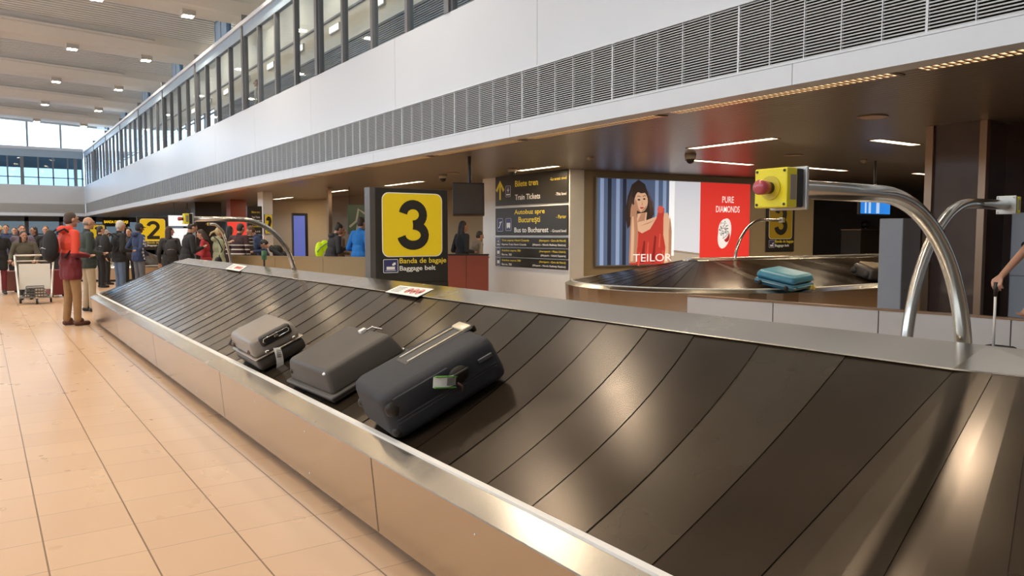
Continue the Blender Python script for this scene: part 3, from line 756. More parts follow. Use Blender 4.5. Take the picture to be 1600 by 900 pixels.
bm = BM(); box(bm, -.055, 0, .0, .12, -.10, .915); obj('side_post', bm, mat('grey_post', (.14, .13, .12), .4, .4), ts)
A = aty(214, 345, 27.5); B = aty(262, 345, 27.5); zt = A[2]+.02
number_sign('baggage_belt_sign', 'black sign with yellow number 2 behind the traveller in the blue hoodie', 2, A[0], 27.5, .98, B[0]-A[0], zt-.98+.12, yellow_sign, .07, .12)
A = aty(136, 354, 46); B = aty(166, 354, 46)
s1_ = number_sign('baggage_belt_sign', 'yellow number 1 sign far down the hall behind the crowd', 1, A[0], 46, .9, B[0]-A[0], 1.15, yellow_sign, .05, .12)
bm = BM(); box(bm, .05, B[0]-A[0]-.05, .02, .10, -.9, 0); obj('stand', bm, black_sign, s1_)
u0, za = onwall(1197, 312); u1, _ = onwall(1241, 312); _, zb0 = onwall(1218, 393)
Pw = WA+wd*u0
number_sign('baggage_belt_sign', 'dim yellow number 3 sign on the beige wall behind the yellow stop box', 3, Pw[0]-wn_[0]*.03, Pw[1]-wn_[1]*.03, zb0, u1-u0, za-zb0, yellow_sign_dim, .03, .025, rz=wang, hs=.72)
A = aty(413, 337, 24); B = aty(426, 337, 24)
t = number_sign('baggage_belt_sign', 'narrow yellow number 2 sign on the cream pillar above the stooping traveller', 2, A[0], 24, 1.5, B[0]-A[0], .6, yellow_sign, .02, .04, False, hs=.95)
bm = BM(); box(bm, A[0]-.02, B[0]+.02, 24.05, 24.6, 0, ZC-.003); struct('wall_pillar_cream', bm, wall_white)

# directory boards on the white pillar (face looks towards -X)
def pillar_board(label, y0p, y1p, rows, arrow=False):
    """y0p,y1p pixel rows at the near (right) edge"""
    X = 9.92; A = atx(774, 300, X); B = atx(887, 300, X)
    zt = atx(887, y0p, X)[2]; zl = atx(887, y1p, X)[2]
    w = A[1]-B[1]; t = thing('direction_board', label, 'sign', (X, A[1], zl), -PI/2, 'direction boards on the white pillar')
    obj('board', rbox(0, w, 0, .028, 0, zt-zl, .004, 1), black_sign, t); return t, w, zt-zl
def icon(t, x, z, s, kind):
    bm = BM(); extrude_poly(bm, rrect(x, x+s, z, z+s*1.25, s*.1), -.003, 0); p = obj('pictogram', bm, navy_icon, t)
    bm = BM(); rr = rrect(x+.004, x+s-.004, z+.004, z+s*1.25-.004, s*.1); tube(bm, [(q[0], -.0035, q[1]) for q in rr+rr[:1]], .003, 4, False)
    if kind == 'bus': box(bm, x+s*.2, x+s*.8, -.005, -.003, z+s*.35, z+s*.8); box(bm, x+s*.25, x+s*.38, -.005, -.003, z+s*.25, z+s*.36); box(bm, x+s*.62, x+s*.75, -.005, -.003, z+s*.25, z+s*.36)
    elif kind == 'train': box(bm, x+s*.46, x+s*.54, -.005, -.003, z+s*.5, z+s*1.05); box(bm, x+s*.3, x+s*.7, -.005, -.003, z+s*.72, z+s*.8); box(bm, x+s*.15, x+s*.85, -.005, -.003, z+s*.2, z+s*.34)
    else: ribbon(bm, [(x+s*.2, z+s*.35), (x+s*.35, z+s*.35), (x+s*.65, z+s*.9), (x+s*.8, z+s*.9)], s*.09, -.005, -.003); ell(bm, (x+s*.45, -.004, z+s*.85), (s*.07, .002, s*.07), u=8, v=6)
    obj('pictogram_symbol', bm, white_ink, p)
t, w, h = pillar_board('dark direction board with yellow arrow, Bilete tren Train Tickets, topmost on the white pillar', 264, 315.5, None)
bm = BM(); ribbon(bm, [(w*.075, h*.2), (w*.075, h*.8)], w*.022, -.004, 0); ribbon(bm, [(w*.02, h*.50), (w*.075, h*.80), (w*.13, h*.50)], w*.028, -.004, -.0005); obj('arrow', bm, yellow_ink, t)
icon(t, w*.16, h*.28, w*.075, 'train')
text('lettering', 'Bilete tren', w*.30, w*.62, h*.60, h*.80, -.001, yellow_ink, t, .01); text('lettering', 'Train Tickets', w*.30, w*.65, h*.16, h*.34, -.001, white_ink, t, .01)
text('lettering', '-La acest nivel', w*.78, w*.985, h*.70, h*.79, -.001, yellow_ink, t); text('lettering', '-This level', w*.85, w*.985, h*.22, h*.31, -.001, white_ink, t)
t, w, h = pillar_board('dark direction board Autobuz spre Bucuresti Bus to Bucharest, second on the white pillar', 320, 367.5, None)
icon(t, w*.03, h*.14, w*.09, 'esc'); icon(t, w*.16, h*.16, w*.085, 'bus')
text('lettering', 'Autobuz spre', w*.29, w*.71, h*.70, h*.92, -.001, yellow_ink, t, .01); text('lettering', 'Bucure\u015fti', w*.35, w*.65, h*.40, h*.66, -.001, yellow_ink, t, .01)
text('lettering', 'Bus to Bucharest', w*.29, w*.76, h*.10, h*.28, -.001, white_ink, t, .01)
text('lettering', '- Parter', w*.86, w*.985, h*.56, h*.68, -.001, yellow_ink, t); text('lettering', '- Ground level', w*.79, w*.985, h*.10, h*.2, -.001, white_ink, t)
for (a, b, l1, l2, r1, r2, ic, lab) in ((371.5, 388, 'Tren expres Henri Coanda', 'Express Train Henri Coanda', '(Aeroport - Gara de Nord)', '(Airport - North Railway Station)', 'train', 'slim dark board for the express train, third from the top on the white pillar'),
        (389.5, 405, 'Autobuz expres 783', 'Bus no. 783', '(Aeroport - Piata Unirii)', '(Airport - Unirii Square)', 'bus', 'slim dark board for bus 783, fourth from the top on the white pillar'),
        (406.5, 422, 'Autobuz expres 780', 'Bus no. 780', '(Aeroport - Gara de Nord)', '(Airport - North Railway Station)', 'bus', 'slim dark board for bus 780, lowest on the white pillar')):
    t, w, h = pillar_board(lab, a, b, None); icon(t, w*.02, h*.08, w*.055, ic)
    text('lettering', l1, w*.10, w*(.50 if 'Tren' in l1 else .38), h*.55, h*.82, -.001, yellow_ink, t, .012); text('lettering', l2, w*.10, w*(.46 if 'Train' in l2 else .25), h*.14, h*.38, -.001, white_ink, t, .012)
    text('lettering', r1, w*.64, w*.98, h*.55, h*.82, -.001, yellow_ink, t, .012); text('lettering', r2, w*(.55 if 'Rail' in r2 else .66), w*.98, h*.14, h*.40, -.001, white_ink, t, .012)

# backlit jewellery poster on the beige wall
u0, zt0 = onwall(930, 280); u1, zt1 = onwall(1168, 287); _, zb_ = onwall(1050, 412)
ztp = (zt0+zt1)/2; pw = u1-u0; ph = ztp-zb_
Pp = WA+wd*u0-wn_[:2]*.09
ad = thing('poster_lightbox', 'long backlit jewellery poster with a woman in a red dress beside a red panel', 'poster', (Pp[0], Pp[1], zb_), wang)
obj('case', rbox(-.03, pw+.03, 0, .088, -.03, ph+.03, .004, 1), mat('lightbox_case', (.30, .28, .26), .4, .5), ad)
def lit(name, c, e=.75): return mat(name, c, .5, emit=e, ecol=c)
def flat(name, pts, m, d, parent=ad):
    bm = BM(); extrude_poly(bm, [(p[0]*pw, p[1]*ph) for p in pts], -d, -d+.001); return obj(name, bm, m, parent)
X1 = .648
flat('photo_background', [(0, 0), (X1*.70, 0), (X1*.70, 1), (0, 1)], lit('poster_blue_curtain', (.10, .15, .28), .55), .002)
for i, x in enumerate((.015, .06, .11, .15, .35, .40)):
    flat('curtain_fold', [(x, .0), (x+.022, 0), (x+.022, 1), (x, 1)], lit('poster_light_blue', (.27, .37, .58), .7) if i % 2 == 0 or i > 3 else lit('poster_dark_fold', (.02, .025, .05), .5), .003)
flat('white_panel', [(X1*.70, 0), (X1, 0), (X1, 1), (X1*.70, 1)], lit('poster_white', (.62, .64, .70), .85), .002)
flat('white_jamb', [(X1*.68, .1), (X1*.735, .1), (X1*.735, 1), (X1*.68, 1)], lit('poster_bright_white', (.85, .87, .90), .9), .003)
flat('skirting_line', [(X1*.72, .14), (X1, .10), (X1, .125), (X1*.72, .17)], lit('poster_warm_shadow', (.35, .27, .20), .6), .003)
flat('floor_area', [(X1*.70, 0), (X1, 0), (X1, .10), (X1*.70, .14)], lit('poster_floor', (.45, .38, .30), .7), .003)
flat('red_panel', [(X1, 0), (1, 0), (1, 1), (X1, 1)], lit('poster_red', (.62, .030, .022), .95), .002)
# the woman: generic portrait shapes
E_ = lambda cx, cy, rx, ry, n=20, a0=0, a1=360: [(cx+rx*math.cos(math.radians(a0+(a1-a0)*k/n)), cy+ry*math.sin(math.radians(a0+(a1-a0)*k/n))) for k in range(n)]
skin_p = lit('poster_skin', (.66, .40, .26), .8); skin_d = lit('poster_skin_shade', (.45, .23, .14), .7); hair_p = lit('poster_hair', (.035, .02, .018), .5); red_d = lit('poster_dress', (.50, .04, .03), .7)
flat('hair', [(.18, .42), (.165, .60), (.18, .80), (.205, .94), (.245, 1.0), (.285, .95), (.31, .82), (.335, .70), (.345, .60), (.32, .52), (.27, .48), (.21, .50)], hair_p, .004)
flat('arm', [(.19, .02), (.235, .02), (.245, .38), (.235, .60), (.20, .58), (.195, .40)], skin_d, .008)
flat('neck', [(.235, .42), (.29, .42), (.30, .62), (.24, .60)], skin_p, .005)
flat('shoulders', [(.22, .30), (.24, .46), (.29, .52), (.37, .58), (.43, .62), (.455, .50), (.46, .25), (.455, .0), (.30, .0), (.22, .0)], skin_p, .0055)
flat('dress', [(.195, .0), (.205, .30), (.225, .42), (.27, .37), (.32, .42), (.36, .55), (.375, .68), (.41, .67), (.405, .55), (.405, .35), (.42, .20), (.41, 0)], red_d, .0065)
flat('dress_fold', [(.26, .02), (.28, .28), (.29, .28), (.285, .02)], lit('poster_dress_dark', (.26, .015, .015), .6), .007)
flat('dress_fold', [(.33, .02), (.35, .35), (.36, .33), (.35, .02)], lit('poster_dress_dark', (.26, .015, .015), .6), .007)
flat('neck_shade', [(.24, .50), (.262, .60), (.292, .62), (.285, .52)], skin_d, .006)
flat('collar_shade', [(.25, .455), (.31, .50), (.36, .54), (.31, .485)], skin_d, .006)
flat('arm_light', [(.20, .04), (.216, .04), (.222, .38), (.215, .58), (.207, .56), (.203, .38)], skin_p, .0085)
flat('upper_arm_shade', [(.44, .02), (.458, .02), (.46, .40), (.448, .58), (.44, .40)], skin_d, .006)
for q_ in ((.235, .30, .03), (.30, .20, .02), (.375, .30, .02), (.395, .10, .02), (.245, .08, .02)): flat('dress_fold', [(q_[0], q_[1]-.09), (q_[0]+.006, q_[1]+.07), (q_[0]+.013, q_[1]+.06), (q_[0]+.009, q_[1]-.10)], lit('poster_dress_light', (.66, .09, .06), .75), .0072)
flat('shoulder_knot', E_(.385, .655, .020, .045, 12), lit('poster_dress_light', (.66, .09, .06), .75), .0074)
flat('face', E_(.262, .745, .042, .125), skin_p, .0075)
flat('cheek_shade', [(.224, .78), (.222, .70), (.236, .64), (.262, .615), (.245, .67), (.235, .74)], skin_d, .0078)
flat('jaw_shade', [(.262, .615), (.290, .655), (.302, .72), (.292, .69), (.27, .645)], skin_d, .0078)
for k_ in range(5): flat('hair_strand', [(.190+.006*k_, .50), (.186+.008*k_, .74), (.212+.006*k_, .93), (.190+.008*k_, .74)], lit('poster_hair_light', (.11, .06, .045), .5), .0045)
for k_ in range(4): flat('hair_strand', [(.300+.008*k_, .93-.04*k_), (.318+.008*k_, .72), (.325+.006*k_, .56), (.312+.008*k_, .72)], lit('poster_hair_light', (.11, .06, .045), .5), .0045)
flat('fringe', [(.205, .80), (.215, .93), (.25, .97), (.285, .93), (.305, .80), (.29, .85), (.262, .84), (.235, .86), (.222, .78)], hair_p, .0085)
flat('hand', [(.195, .56), (.235, .58), (.240, .70), (.225, .74), (.215, .70), (.205, .72), (.198, .66)], skin_d, .0088)
flat('eye', E_(.248, .765, .009, .010, 10), hair_p, .0088); flat('eye', E_(.281, .775, .008, .010, 10), hair_p, .0088)
flat('eyebrow', [(.236, .800), (.247, .806), (.259, .797), (.259, .803), (.247, .813), (.236, .806)], hair_p, .0088); flat('eyebrow', [(.271, .800), (.282, .812), (.293, .808), (.293, .814), (.282, .819), (.271, .807)], hair_p, .0088)
flat('nose', [(.265, .70), (.272, .70), (.268, .76)], skin_d, .0088); flat('mouth', [(.254, .672), (.261, .682), (.267, .678), (.273, .683), (.281, .676), (.274, .662), (.266, .657), (.259, .662)], lit('poster_lips', (.45, .07, .06), .7), .0088)
wi = lit('poster_white_ink', (.85, .82, .78), .8)
text('lettering', 'TEILOR', .215*pw, .46*pw, .035*ph, .125*ph, -.009, wi, ad)
text('lettering', 'PURE', .800*pw, .882*pw, .755*ph, .835*ph, -.003, wi, ad, .004); text('lettering', 'DIAMONDS', .757*pw, .925*pw, .635*ph, .715*ph, -.003, wi, ad, .004)
text('small_print', 'bijuterii', .77*pw, .90*pw, .02*ph, .035*ph, -.003, wi, ad) if False else None
flat('fine_print_line', [(.765, .022), (.90, .022), (.90, .030), (.765, .030)], wi, .003)
flat('ring_band', [(.775+.045*(1+math.cos(a))+.015*math.sin(a), .37+.19*math.sin(a)) for a in np.linspace(0, 2*PI, 24, endpoint=False)], lit('poster_ring_white', (.80, .76, .74), .8), .003)
flat('ring_hole', E_(.835, .335, .022, .075, 20), lit('poster_ring_red', (.35, .02, .02), .8), .004)
flat('ring_top', [(.775+.04*(1+math.cos(a)), .42+.13*math.sin(a)+.02*math.cos(a)) for a in np.linspace(0, 2*PI, 24, endpoint=False)], wi, .005)
bm = BM(); rng = random.Random(2)
for k in range(95):
    a = rng.random()*2*PI; r = math.sqrt(rng.random()); bx, bz = (.815+.034*r*math.cos(a))*pw, (.42+.11*r*math.sin(a))*ph
    box(bm, bx-.010, bx+.010, -.0075, -.0058, bz-.012, bz+.008)
obj('ring_stones', bm, lit('poster_grey_stone', (.16, .13, .14), .5), ad)
# ================================================================= LAMPS
hl = None
for by in BEAM_Y[1:]:
    for x in (5.46, 3.0, .55, -1.9, -4.4, -6.9):
        z = zr(x)-.58
        if hl is None:
            hl = thing('ceiling_spotlight', 'square warm spotlight under a white roof beam of the hall', 'ceiling light', (x, by, z), 0, 'spotlights under the roof beams')
            obj('housing', rbox(-.2, .2, -.2, .2, -.16, .02, .015, 2), mat('grey_lamp_housing', (.45, .42, .38), .4), hl)
            bm = BM(); box(bm, -.15, .15, -.15, .15, -.168, -.160); obj('lens', bm, lamp_glow, hl); o = hl
        else: o = copy_tree(hl); o.location = (x, by, z)
        o['label'] = 'square warm spotlight under a white roof beam of the hall'
        if by < 34:
            ld = bpy.data.lights.new('spot', 'SPOT'); ld.energy = LAMP_W; ld.color = (1, .86, .70); ld.shadow_soft_size = .12; ld.spot_size = math.radians(125); ld.spot_blend = .6
            lo = bpy.data.objects.new('lamp_light', ld); COL.objects.link(lo); lo.parent = o; lo.location = (0, 0, -.2)
# unlit copies out of view keep the hall rhythm; row nearest the camera
def strip_light(label, x, y, lx, ly, m, watt, group, grid=False):
    t = thing('ceiling_strip_light', label, 'ceiling light', (x, y, ZC), 0, group)
    bm = BM(); a, b = lx/2+.02, ly/2+.02
    box(bm, -a, a, -b, -b+.02, -.008, -.0005); box(bm, -a, a, b-.02, b, -.008, -.0005); box(bm, -a, -a+.02, -b, b, -.008, -.0005); box(bm, a-.02, a, -b, b, -.008, -.0005); obj('trim_frame', bm, champagne, t)
    bm = BM(); box(bm, -lx/2, lx/2, -ly/2, ly/2, -.004, -.0008); obj('diffuser', bm, m, t)
    if grid:
        bm = BM(); n = int(ly/.06)
        for k in range(n): y_ = -ly/2+ly*k/n; box(bm, -lx/2, lx/2, y_, y_+.022, -.012, -.004)
        box(bm, -.008, .008, -ly/2, ly/2, -.012, -.004)
        obj('louvre_grid', bm, mat('louvre_grid_metal', (.45, .36, .26), .3, .8), t)
    if watt:
        ld = bpy.data.lights.new('strip', 'AREA'); ld.shape = 'RECTANGLE'; ld.size = lx; ld.size_y = ly; ld.energy = watt; ld.color = (1, .80, .55)
        lo = bpy.data.objects.new('strip_lamp', ld); COL.objects.link(lo); lo.parent = t; lo.location = (0, 0, -.02)
    return t
for k in range(14):
    y = -.6+2.72*k
    strip_light('long louvred strip light set along the edge of the low ceiling', 6.34, y, .17, 2.5, tube_glow, 0, 'strip lights along the edge of the low ceiling', True)
for (x, y, lx, ly, lab) in ((9.14, 7.65, .16, 1.55, 'strip light running down the hall above the back carousel'), (11.35, 9.7, 1.7, .16, 'cross strip light just in front of the red poster panel'),
        (14.2, 9.48, 1.45, .16, 'cross strip light above the steel hoop and dim number 3 sign'), (11.0, 6.2, 1.1, .16, 'short cross strip light beside the dark column'),
        (9.3, 12.65, .16, 1.3, 'strip light above the direction boards of the white pillar'), (9.12, 18.3, .16, 2.1, 'strip light above the large number 3 sign'),
        (9.0, 22.5, .16, 1.4, 'strip light above the man in the blue puffer jacket'), (15.2, 7.5, 1.5, .16, 'distant cross strip light left of the dark column'), (17.5, 9.0, 1.5, .16, 'farthest cross strip light left of the dark column'),
        (9.1, 28, .16, 2, 'strip light above the tall blue display'), (9.1, 34, .16, 2, 'strip light deep in the low hall')):
    strip_light(lab, x, y, lx, ly, tube_soft, LOW_W, None)
for (x, y, r, lab) in ((8.41, 5.02, .16, 'round white ceiling disc nearest the dark column'), (11.3, 8.13, .15, 'round white ceiling disc above the bend of the nearest hoop'), (8.46, 14.6, .14, 'round white ceiling disc left of the hanging monitor')):
    t = thing('ceiling_disc', lab, 'ceiling speaker', (x, y, ZC)); bm = BM(); cyl(bm, (0, 0, -.012), (0, 0, -.0005), r, 28); obj('cover', bm, mat('cream_disc', (.50, .42, .32), .5), t)
    bm = BM(); tube(bm, [(r*math.cos(a), r*math.sin(a), -.010) for a in np.linspace(0, 2*PI, 29)], .008, 6); obj('rim', bm, champagne, t)
for (x, y, lab) in ((9.81, 9.05, 'dome security camera in front of the poster'), (8.85, 12.9, 'dome security camera beside the white pillar'), (8.55, 15.2, 'dome security camera left of the hanging monitor'), (8.68, 10.3, 'small smoke detector between the domes'), (13.0, 7.9, 'small smoke detector left of the dark column')):
    sm = 'smoke' in lab; t = thing('smoke_detector' if sm else 'dome_camera', lab, 'smoke detector' if sm else 'security camera', (x, y, ZC)); s = .7 if sm else 1.15
    bm = BM(); cyl(bm, (0, 0, -.07*s), (0, 0, -.0005), .075*s, 20, .085*s); obj('base', bm, mat('cream_disc', (.5, .42, .32), .5), t, True)
    if not sm: bm = BM(); ell(bm, (0, 0, -.075*s), (.062*s, .062*s, .062*s)); obj('dome', bm, black_m, t, True)
    else: bm = BM(); cyl(bm, (0, 0, -.09*s), (0, 0, -.07*s), .04*s, 16); obj('sensor', bm, mat('cream_disc', (.5, .42, .32), .5), t)

# ================================================================= MONITORS, PANELS, COUNTERS
def px_box(name, label, cat, px0, px1, py0, py1, Y, th, m, extra=None, **k):
    A = aty(px0, py0, Y); B = aty(px1, py1, Y); zt = max(A[2], B[2]); zl = min(A[2], B[2])
    zl = aty((px0+px1)/2, py1, Y)[2]; zt = aty((px0+px1)/2, py0, Y)[2]
    t = thing(name, label, cat, (A[0], Y, zl)); w = B[0]-A[0]; h = zt-zl
    obj(k.get('part', 'body'), rbox(0, w, 0, th, 0, h, min(.01, th*.2), 1), m, t); return t, w, h
dark_screen = mat('switched_off_screen', (.06, .05, .042), .25)
# hanging grey monitor
P = atD(732, 310, 13.2); t = thing('hanging_monitor', 'dark switched-off monitor hanging from the low ceiling left of the white pillar', 'monitor', (P[0], P[1], P[2]), math.radians(-30))
R_ = Matrix.Rotation(math.radians(-10), 4, 'X')
bm = rbox(-.27, .27, -.02, .10, -.29, .27, .01, 2); bmesh.ops.transform(bm, matrix=R_, verts=bm.verts[:]); obj('case', bm, black_m, t)
bm = BM(); box(bm, -.245, .245, -.024, -.019, -.265, .245); bmesh.ops.transform(bm, matrix=R_, verts=bm.verts[:]); obj('screen', bm, dark_screen, t)
bm = BM(); cyl(bm, (.02, .06, .22), (.02, .06, ZC-P[2]-.002), .03, 12); obj('ceiling_pole', bm, black_m, t)
# blue screen at right
t, w, h = px_box('information_screen', 'bright blue flight screen under the bend of the nearest hoop', 'screen', 1344, 1391, 311, 336, 7.9, .06, black_m)
bm = BM(); box(bm, .02, w-.02, -.004, 0, .02, h-.02); sc = obj('display', bm, mat('blue_display', (.02, .22, .75), .4, emit=.9, ecol=(.02, .22, .75)), t)
bm = BM()
for a, b in ((.15, .2), (.27, .34), (.52, .62)): box(bm, w*a, w*b, -.006, -.004, .03, h-.05)
obj('text_columns', bm, mat('pale_blue_text', (.45, .62, .85), .4, emit=.9, ecol=(.45, .62, .85)), sc)
bm = BM(); cyl(bm, (w/2, .03, h), (w/2, .03, ZC-t.location.z-.002), .02, 10); obj('ceiling_pole', bm, black_m, t)
# grey cabinet panel by column, and cabinet behind the hand
wg = mat('pale_grey_cabinet', (.36, .38, .41), .4)
t = thing('wall_cabinet', 'pale grey cabinet standing against the left side of the dark column', 'cabinet', (9.27, 5.10, 0)); obj('body', rbox(0, .42, 0, .3, 0, 1.66, .008, 1), wg, t)
bm = BM(); ell(bm, (.06, -.008, .78), (.02, .012, .012)); obj('knob', bm, chrome, t, True)
t = thing('cabinet', 'tall pale blue-grey cabinet right of the dark column behind the hand', 'cabinet', (10.04, 3.62, 0)); obj('body', rbox(0, .25, 0, .60, 0, 1.72, .008, 1), wg, t)
bm = BM(); box(bm, -.004, 0, 0, .60, .97, .985); obj('door_gap', bm, mullion, t)
# dark counters far right
t, w, h = px_box('service_desk', 'dark service desk below the blue screen', 'desk', 1345, 1425, 360, 420, 12.3, .6, mat('dark_desk', (.06, .045, .035), .3)); bm = BM(); box(bm, -.02, w, -.02, .6, h, h+.03); obj('worktop', bm, champagne, t)
bm = BM(); box(bm, w*.45, w*.47, -.01, 0, 0, h); obj('panel_trim', bm, champagne, t)
zd = t.location.z+h+.03
ctr = bpy.data.objects[t.name]
lo_z = t.location.z
for q in [c for c in bpy.data.objects if c.parent == t]:      # run the desk down to the floor
    for v in q.data.vertices:
        if v.co.z < .01: v.co.z -= lo_z
for px, lab in ((1352, 'round black object on the service desk, left one'), (1385, 'low black printer on the service desk, right one')):
    A = aty(px, 352, 12.6); t = thing('desk_item', lab, 'desk equipment', (A[0], 12.6, zd)); bm = BM(); ell(bm, (0, 0, .13), (.16, .12, .11)); obj('body', bm, black_m, t, True)
    bm = BM(); cyl(bm, (0, 0, 0.002), (0, 0, .04), .1, 16); obj('foot', bm, black_m, t)
# steel counter (mid distance) and red counter
def counter(label, pa, Da, pb, Db, z, m, top, depth=.7):
    A = atD(pa, 400, Da)[:2]; B = atD(pb, 400, Db)[:2]; L = float(np.linalg.norm(B-A)); t = thing('service_counter', label, 'counter', (A[0], A[1], 0), math.atan2(B[1]-A[1], B[0]-A[0]))
    n = max(2, int(L/1.2))
    for k in range(n): bm = BM(); box(bm, L*k/n+.003, L*(k+1)/n-.003, 0, .04, .08, z-.03); obj('front_panel', bm, m, t)
    bm = BM(); box(bm, 0, L, .04, .12, 0, z-.04); obj('frame', bm, black_m, t); bm = BM(); box(bm, -.01, L+.01, -.01, .14, z-.03, z); obj('counter_top', bm, top, t); return t
counter('gold-brown steel counter wall behind the front carousel with travellers behind it', 358, 17.4, 583, 16.2, 1.0, counter_m, counter_m)
counter('red-brown counter between the number 3 sign and the white pillar', 694, 15.5, 763, 15.5, 1.08, red_laminate, black_m)
# tall blue advertising display
t, w, h = px_box('digital_display', 'tall black advertising display glowing violet blue against the beige wall', 'screen', 457, 482, 333, 396, 23, .12, black_m)
h0 = t.location.z; t.location.z = 0
for c in [q for q in bpy.data.objects if q.parent == t]:
    for v in c.data.vertices:
        if v.co.z > .1: v.co.z += h0
h += h0
bm = BM(); box(bm, w*.06, w*.80, -.005, 0, .5, h-.08); obj('display', bm, mat('violet_display', (.10, .13, .42), .3, emit=.8, ecol=(.10, .13, .42)), t)
# illuminated panels far left under the ceiling
def lightpanel(name, label, px0, px1, py0, py1, Y, m, hang=True):
    t, w, h = px_box(name, label, 'sign', px0, px1, py0, py1, Y, .12, black_m)
    bm = BM(); box(bm, .02, w-.02, -.004, 0, .02, h-.02); obj('lit_face', bm, m, t)
    if hang:
        for u in (.25, .75): bm = BM(); cyl(bm, (w*u, .06, h), (w*u, .06, ZC-t.location.z), .015, 8); obj('hanger', bm, black_m, t)
    return t, w, h
wl = lit('white_lightbox_face', (.85, .85, .85), 1.0); rl = lit('red_lightbox_face', (.70, .05, .035), .9)
lightpanel('lightbox', 'white lit box behind the far stop button, upper one', 262, 304, 336, 354, 34, wl)
t, w, h = lightpanel('lightbox', 'white lit box behind the phone-reading man, lower one', 266, 306, 356, 385, 34.5, wl, False)
bm = BM()
for u in (.1, .9): cyl(bm, (w*u, .06, -t.location.z), (w*u, .06, 0), .03, 8)
obj('leg_post', bm, black_m, t)
t, w, h = lightpanel('lightbox', 'red lit panel behind the man in the striped jacket', 354, 387, 339, 380, 26, rl, False)
bm = BM(); box(bm, 0, w, 0, .12, -t.location.z, 0); obj('plinth', bm, black_m, t)
t, w, h = px_box('direction_board', 'dark direction board standing between the red panel and the narrow number 2 sign', 'sign', 386, 411, 322, 400, 23, .12, black_sign)
for i, zz in enumerate((.9, .8, .62, .52)): text('lettering', ('Bilete tren', 'Train Tickets', 'Autobuz', 'Bus')[i], w*.3, w*.85, h*zz-.06, h*zz, -.001, (yellow_ink, white_ink)[i % 2], t)
bm = BM()
for zz in (.72, .42, .36, .29, .22): box(bm, 0, w, -.004, 0, h*zz-.012, h*zz)
obj('divider', bm, white_ink, t)
bm = BM(); box(bm, 0, w, 0, .12, -t.location.z, 0); obj('plinth', bm, black_sign, t)
t, w, h = lightpanel('departure_sign', 'hanging black sign with amber text above the grey-haired man', 160, 203, 341, 354, 61, black_sign)
text('lettering', 'BANDA DE BAGAJE', .1, w-.1, h*.3, h*.72, -.004, lit('amber_text', (1, .60, .02), 1.6), t)
t, w, h = lightpanel('exit_sign', 'small green exit sign above the balding man', 137, 144, 341, 353, 61.5, lit('green_exit_face', (.05, .60, .18), 1.0))
P = atD(1588, 243, 9.4); t = thing('exit_sign', 'dim green exit sign high in front of the dark stone at right edge', 'sign', (P[0], P[1], P[2]), -YAW-.4)
obj('case', rbox(-.14, .14, 0, .04, -.07, .07, .005, 1), mat('dark_green_case', (.015, .05, .035), .4), t); bm = BM(); extrude_poly(bm, [(-.05, -.045), (.0, -.02), (.05, -.045), (.02, .02), (.04, .05), (0, .05), (-.04, .02)], -.004, 0); obj('running_figure', bm, mat('dim_green', (.10, .32, .2), .4, emit=.2), t)
bm = BM(); cyl(bm, (0, .02, .07), (0, .02, ZC-P[2]-.002), .01, 8); obj('hanger', bm, black_m, t)
# poster and column strips in the dim service wall
t, w, h = px_box('wall_poster', 'dim green map poster behind the man in the blue puffer jacket', 'poster', 543, 577, 320, 366, 20.2, .04, mat('green_poster', (.05, .09, .06), .4))
bm = BM(); ribbon(bm, [(.05, .2), (w*.4, h*.45), (w*.5, h*.85), (w*.8, h*.7)], .06, -.004, 0); ribbon(bm, [(w*.4, .1), (w*.5, h*.5), (w*.9, h*.45)], .05, -.005, -.001); obj('map_lines', bm, mat('poster_grey', (.30, .30, .26), .5), t)
bm = BM(); 
for u in (.1, .9): cyl(bm, (w*u, .02, h), (w*u, .02, ZC-t.location.z-.002), .01, 8)
obj('hanger', bm, black_m, t)
A = aty(513, 300, 21); bm = BM(); box(bm, A[0], A[0]+.10, 21, 21.1, 0, ZC-.003); struct('trim_50', bm, champagne)
A = aty(305, 340, 33); B = aty(346, 340, 33); bm = BM(); box(bm, A[0], B[0], 33, 33.8, 0, ZC-.003); struct('wall_dark_pillar', bm, mat('dark_pillar', (.045, .04, .036), .35))
A = aty(360, 325, 30); B = aty(385, 325, 30); bm = BM(); box(bm, A[0], B[0], 30, 30.6, 0, ZC-.003); struct('wall_reflection_pillar', bm, mat('red_reflection_tint', (.28, .06, .04), .3))  # red put into the pillar colour for a reflection on its gloss
# green beacon on the ridge
P = atpl(413, 418, (3.02, 0, 0), (1, 0, 0)); t = thing('signal_beacon', 'small green beacon on a black stem standing on the carousel ridge', 'beacon', (3.02, P[1], 0.906))
bm = BM(); cyl(bm, (0, 0, 0), (0, 0, .012), .035, 16); cyl(bm, (0, 0, .01), (0, 0, .25), .012, 12); obj('stem', bm, black_m, t)
bm = BM(); cyl(bm, (0, 0, .23), (0, 0, .34), .032, 20); ell(bm, (0, 0, .34), (.032, .032, .01)); obj('green_lens', bm, mat('green_lens', (.03, .12, .05), .3), t, True)
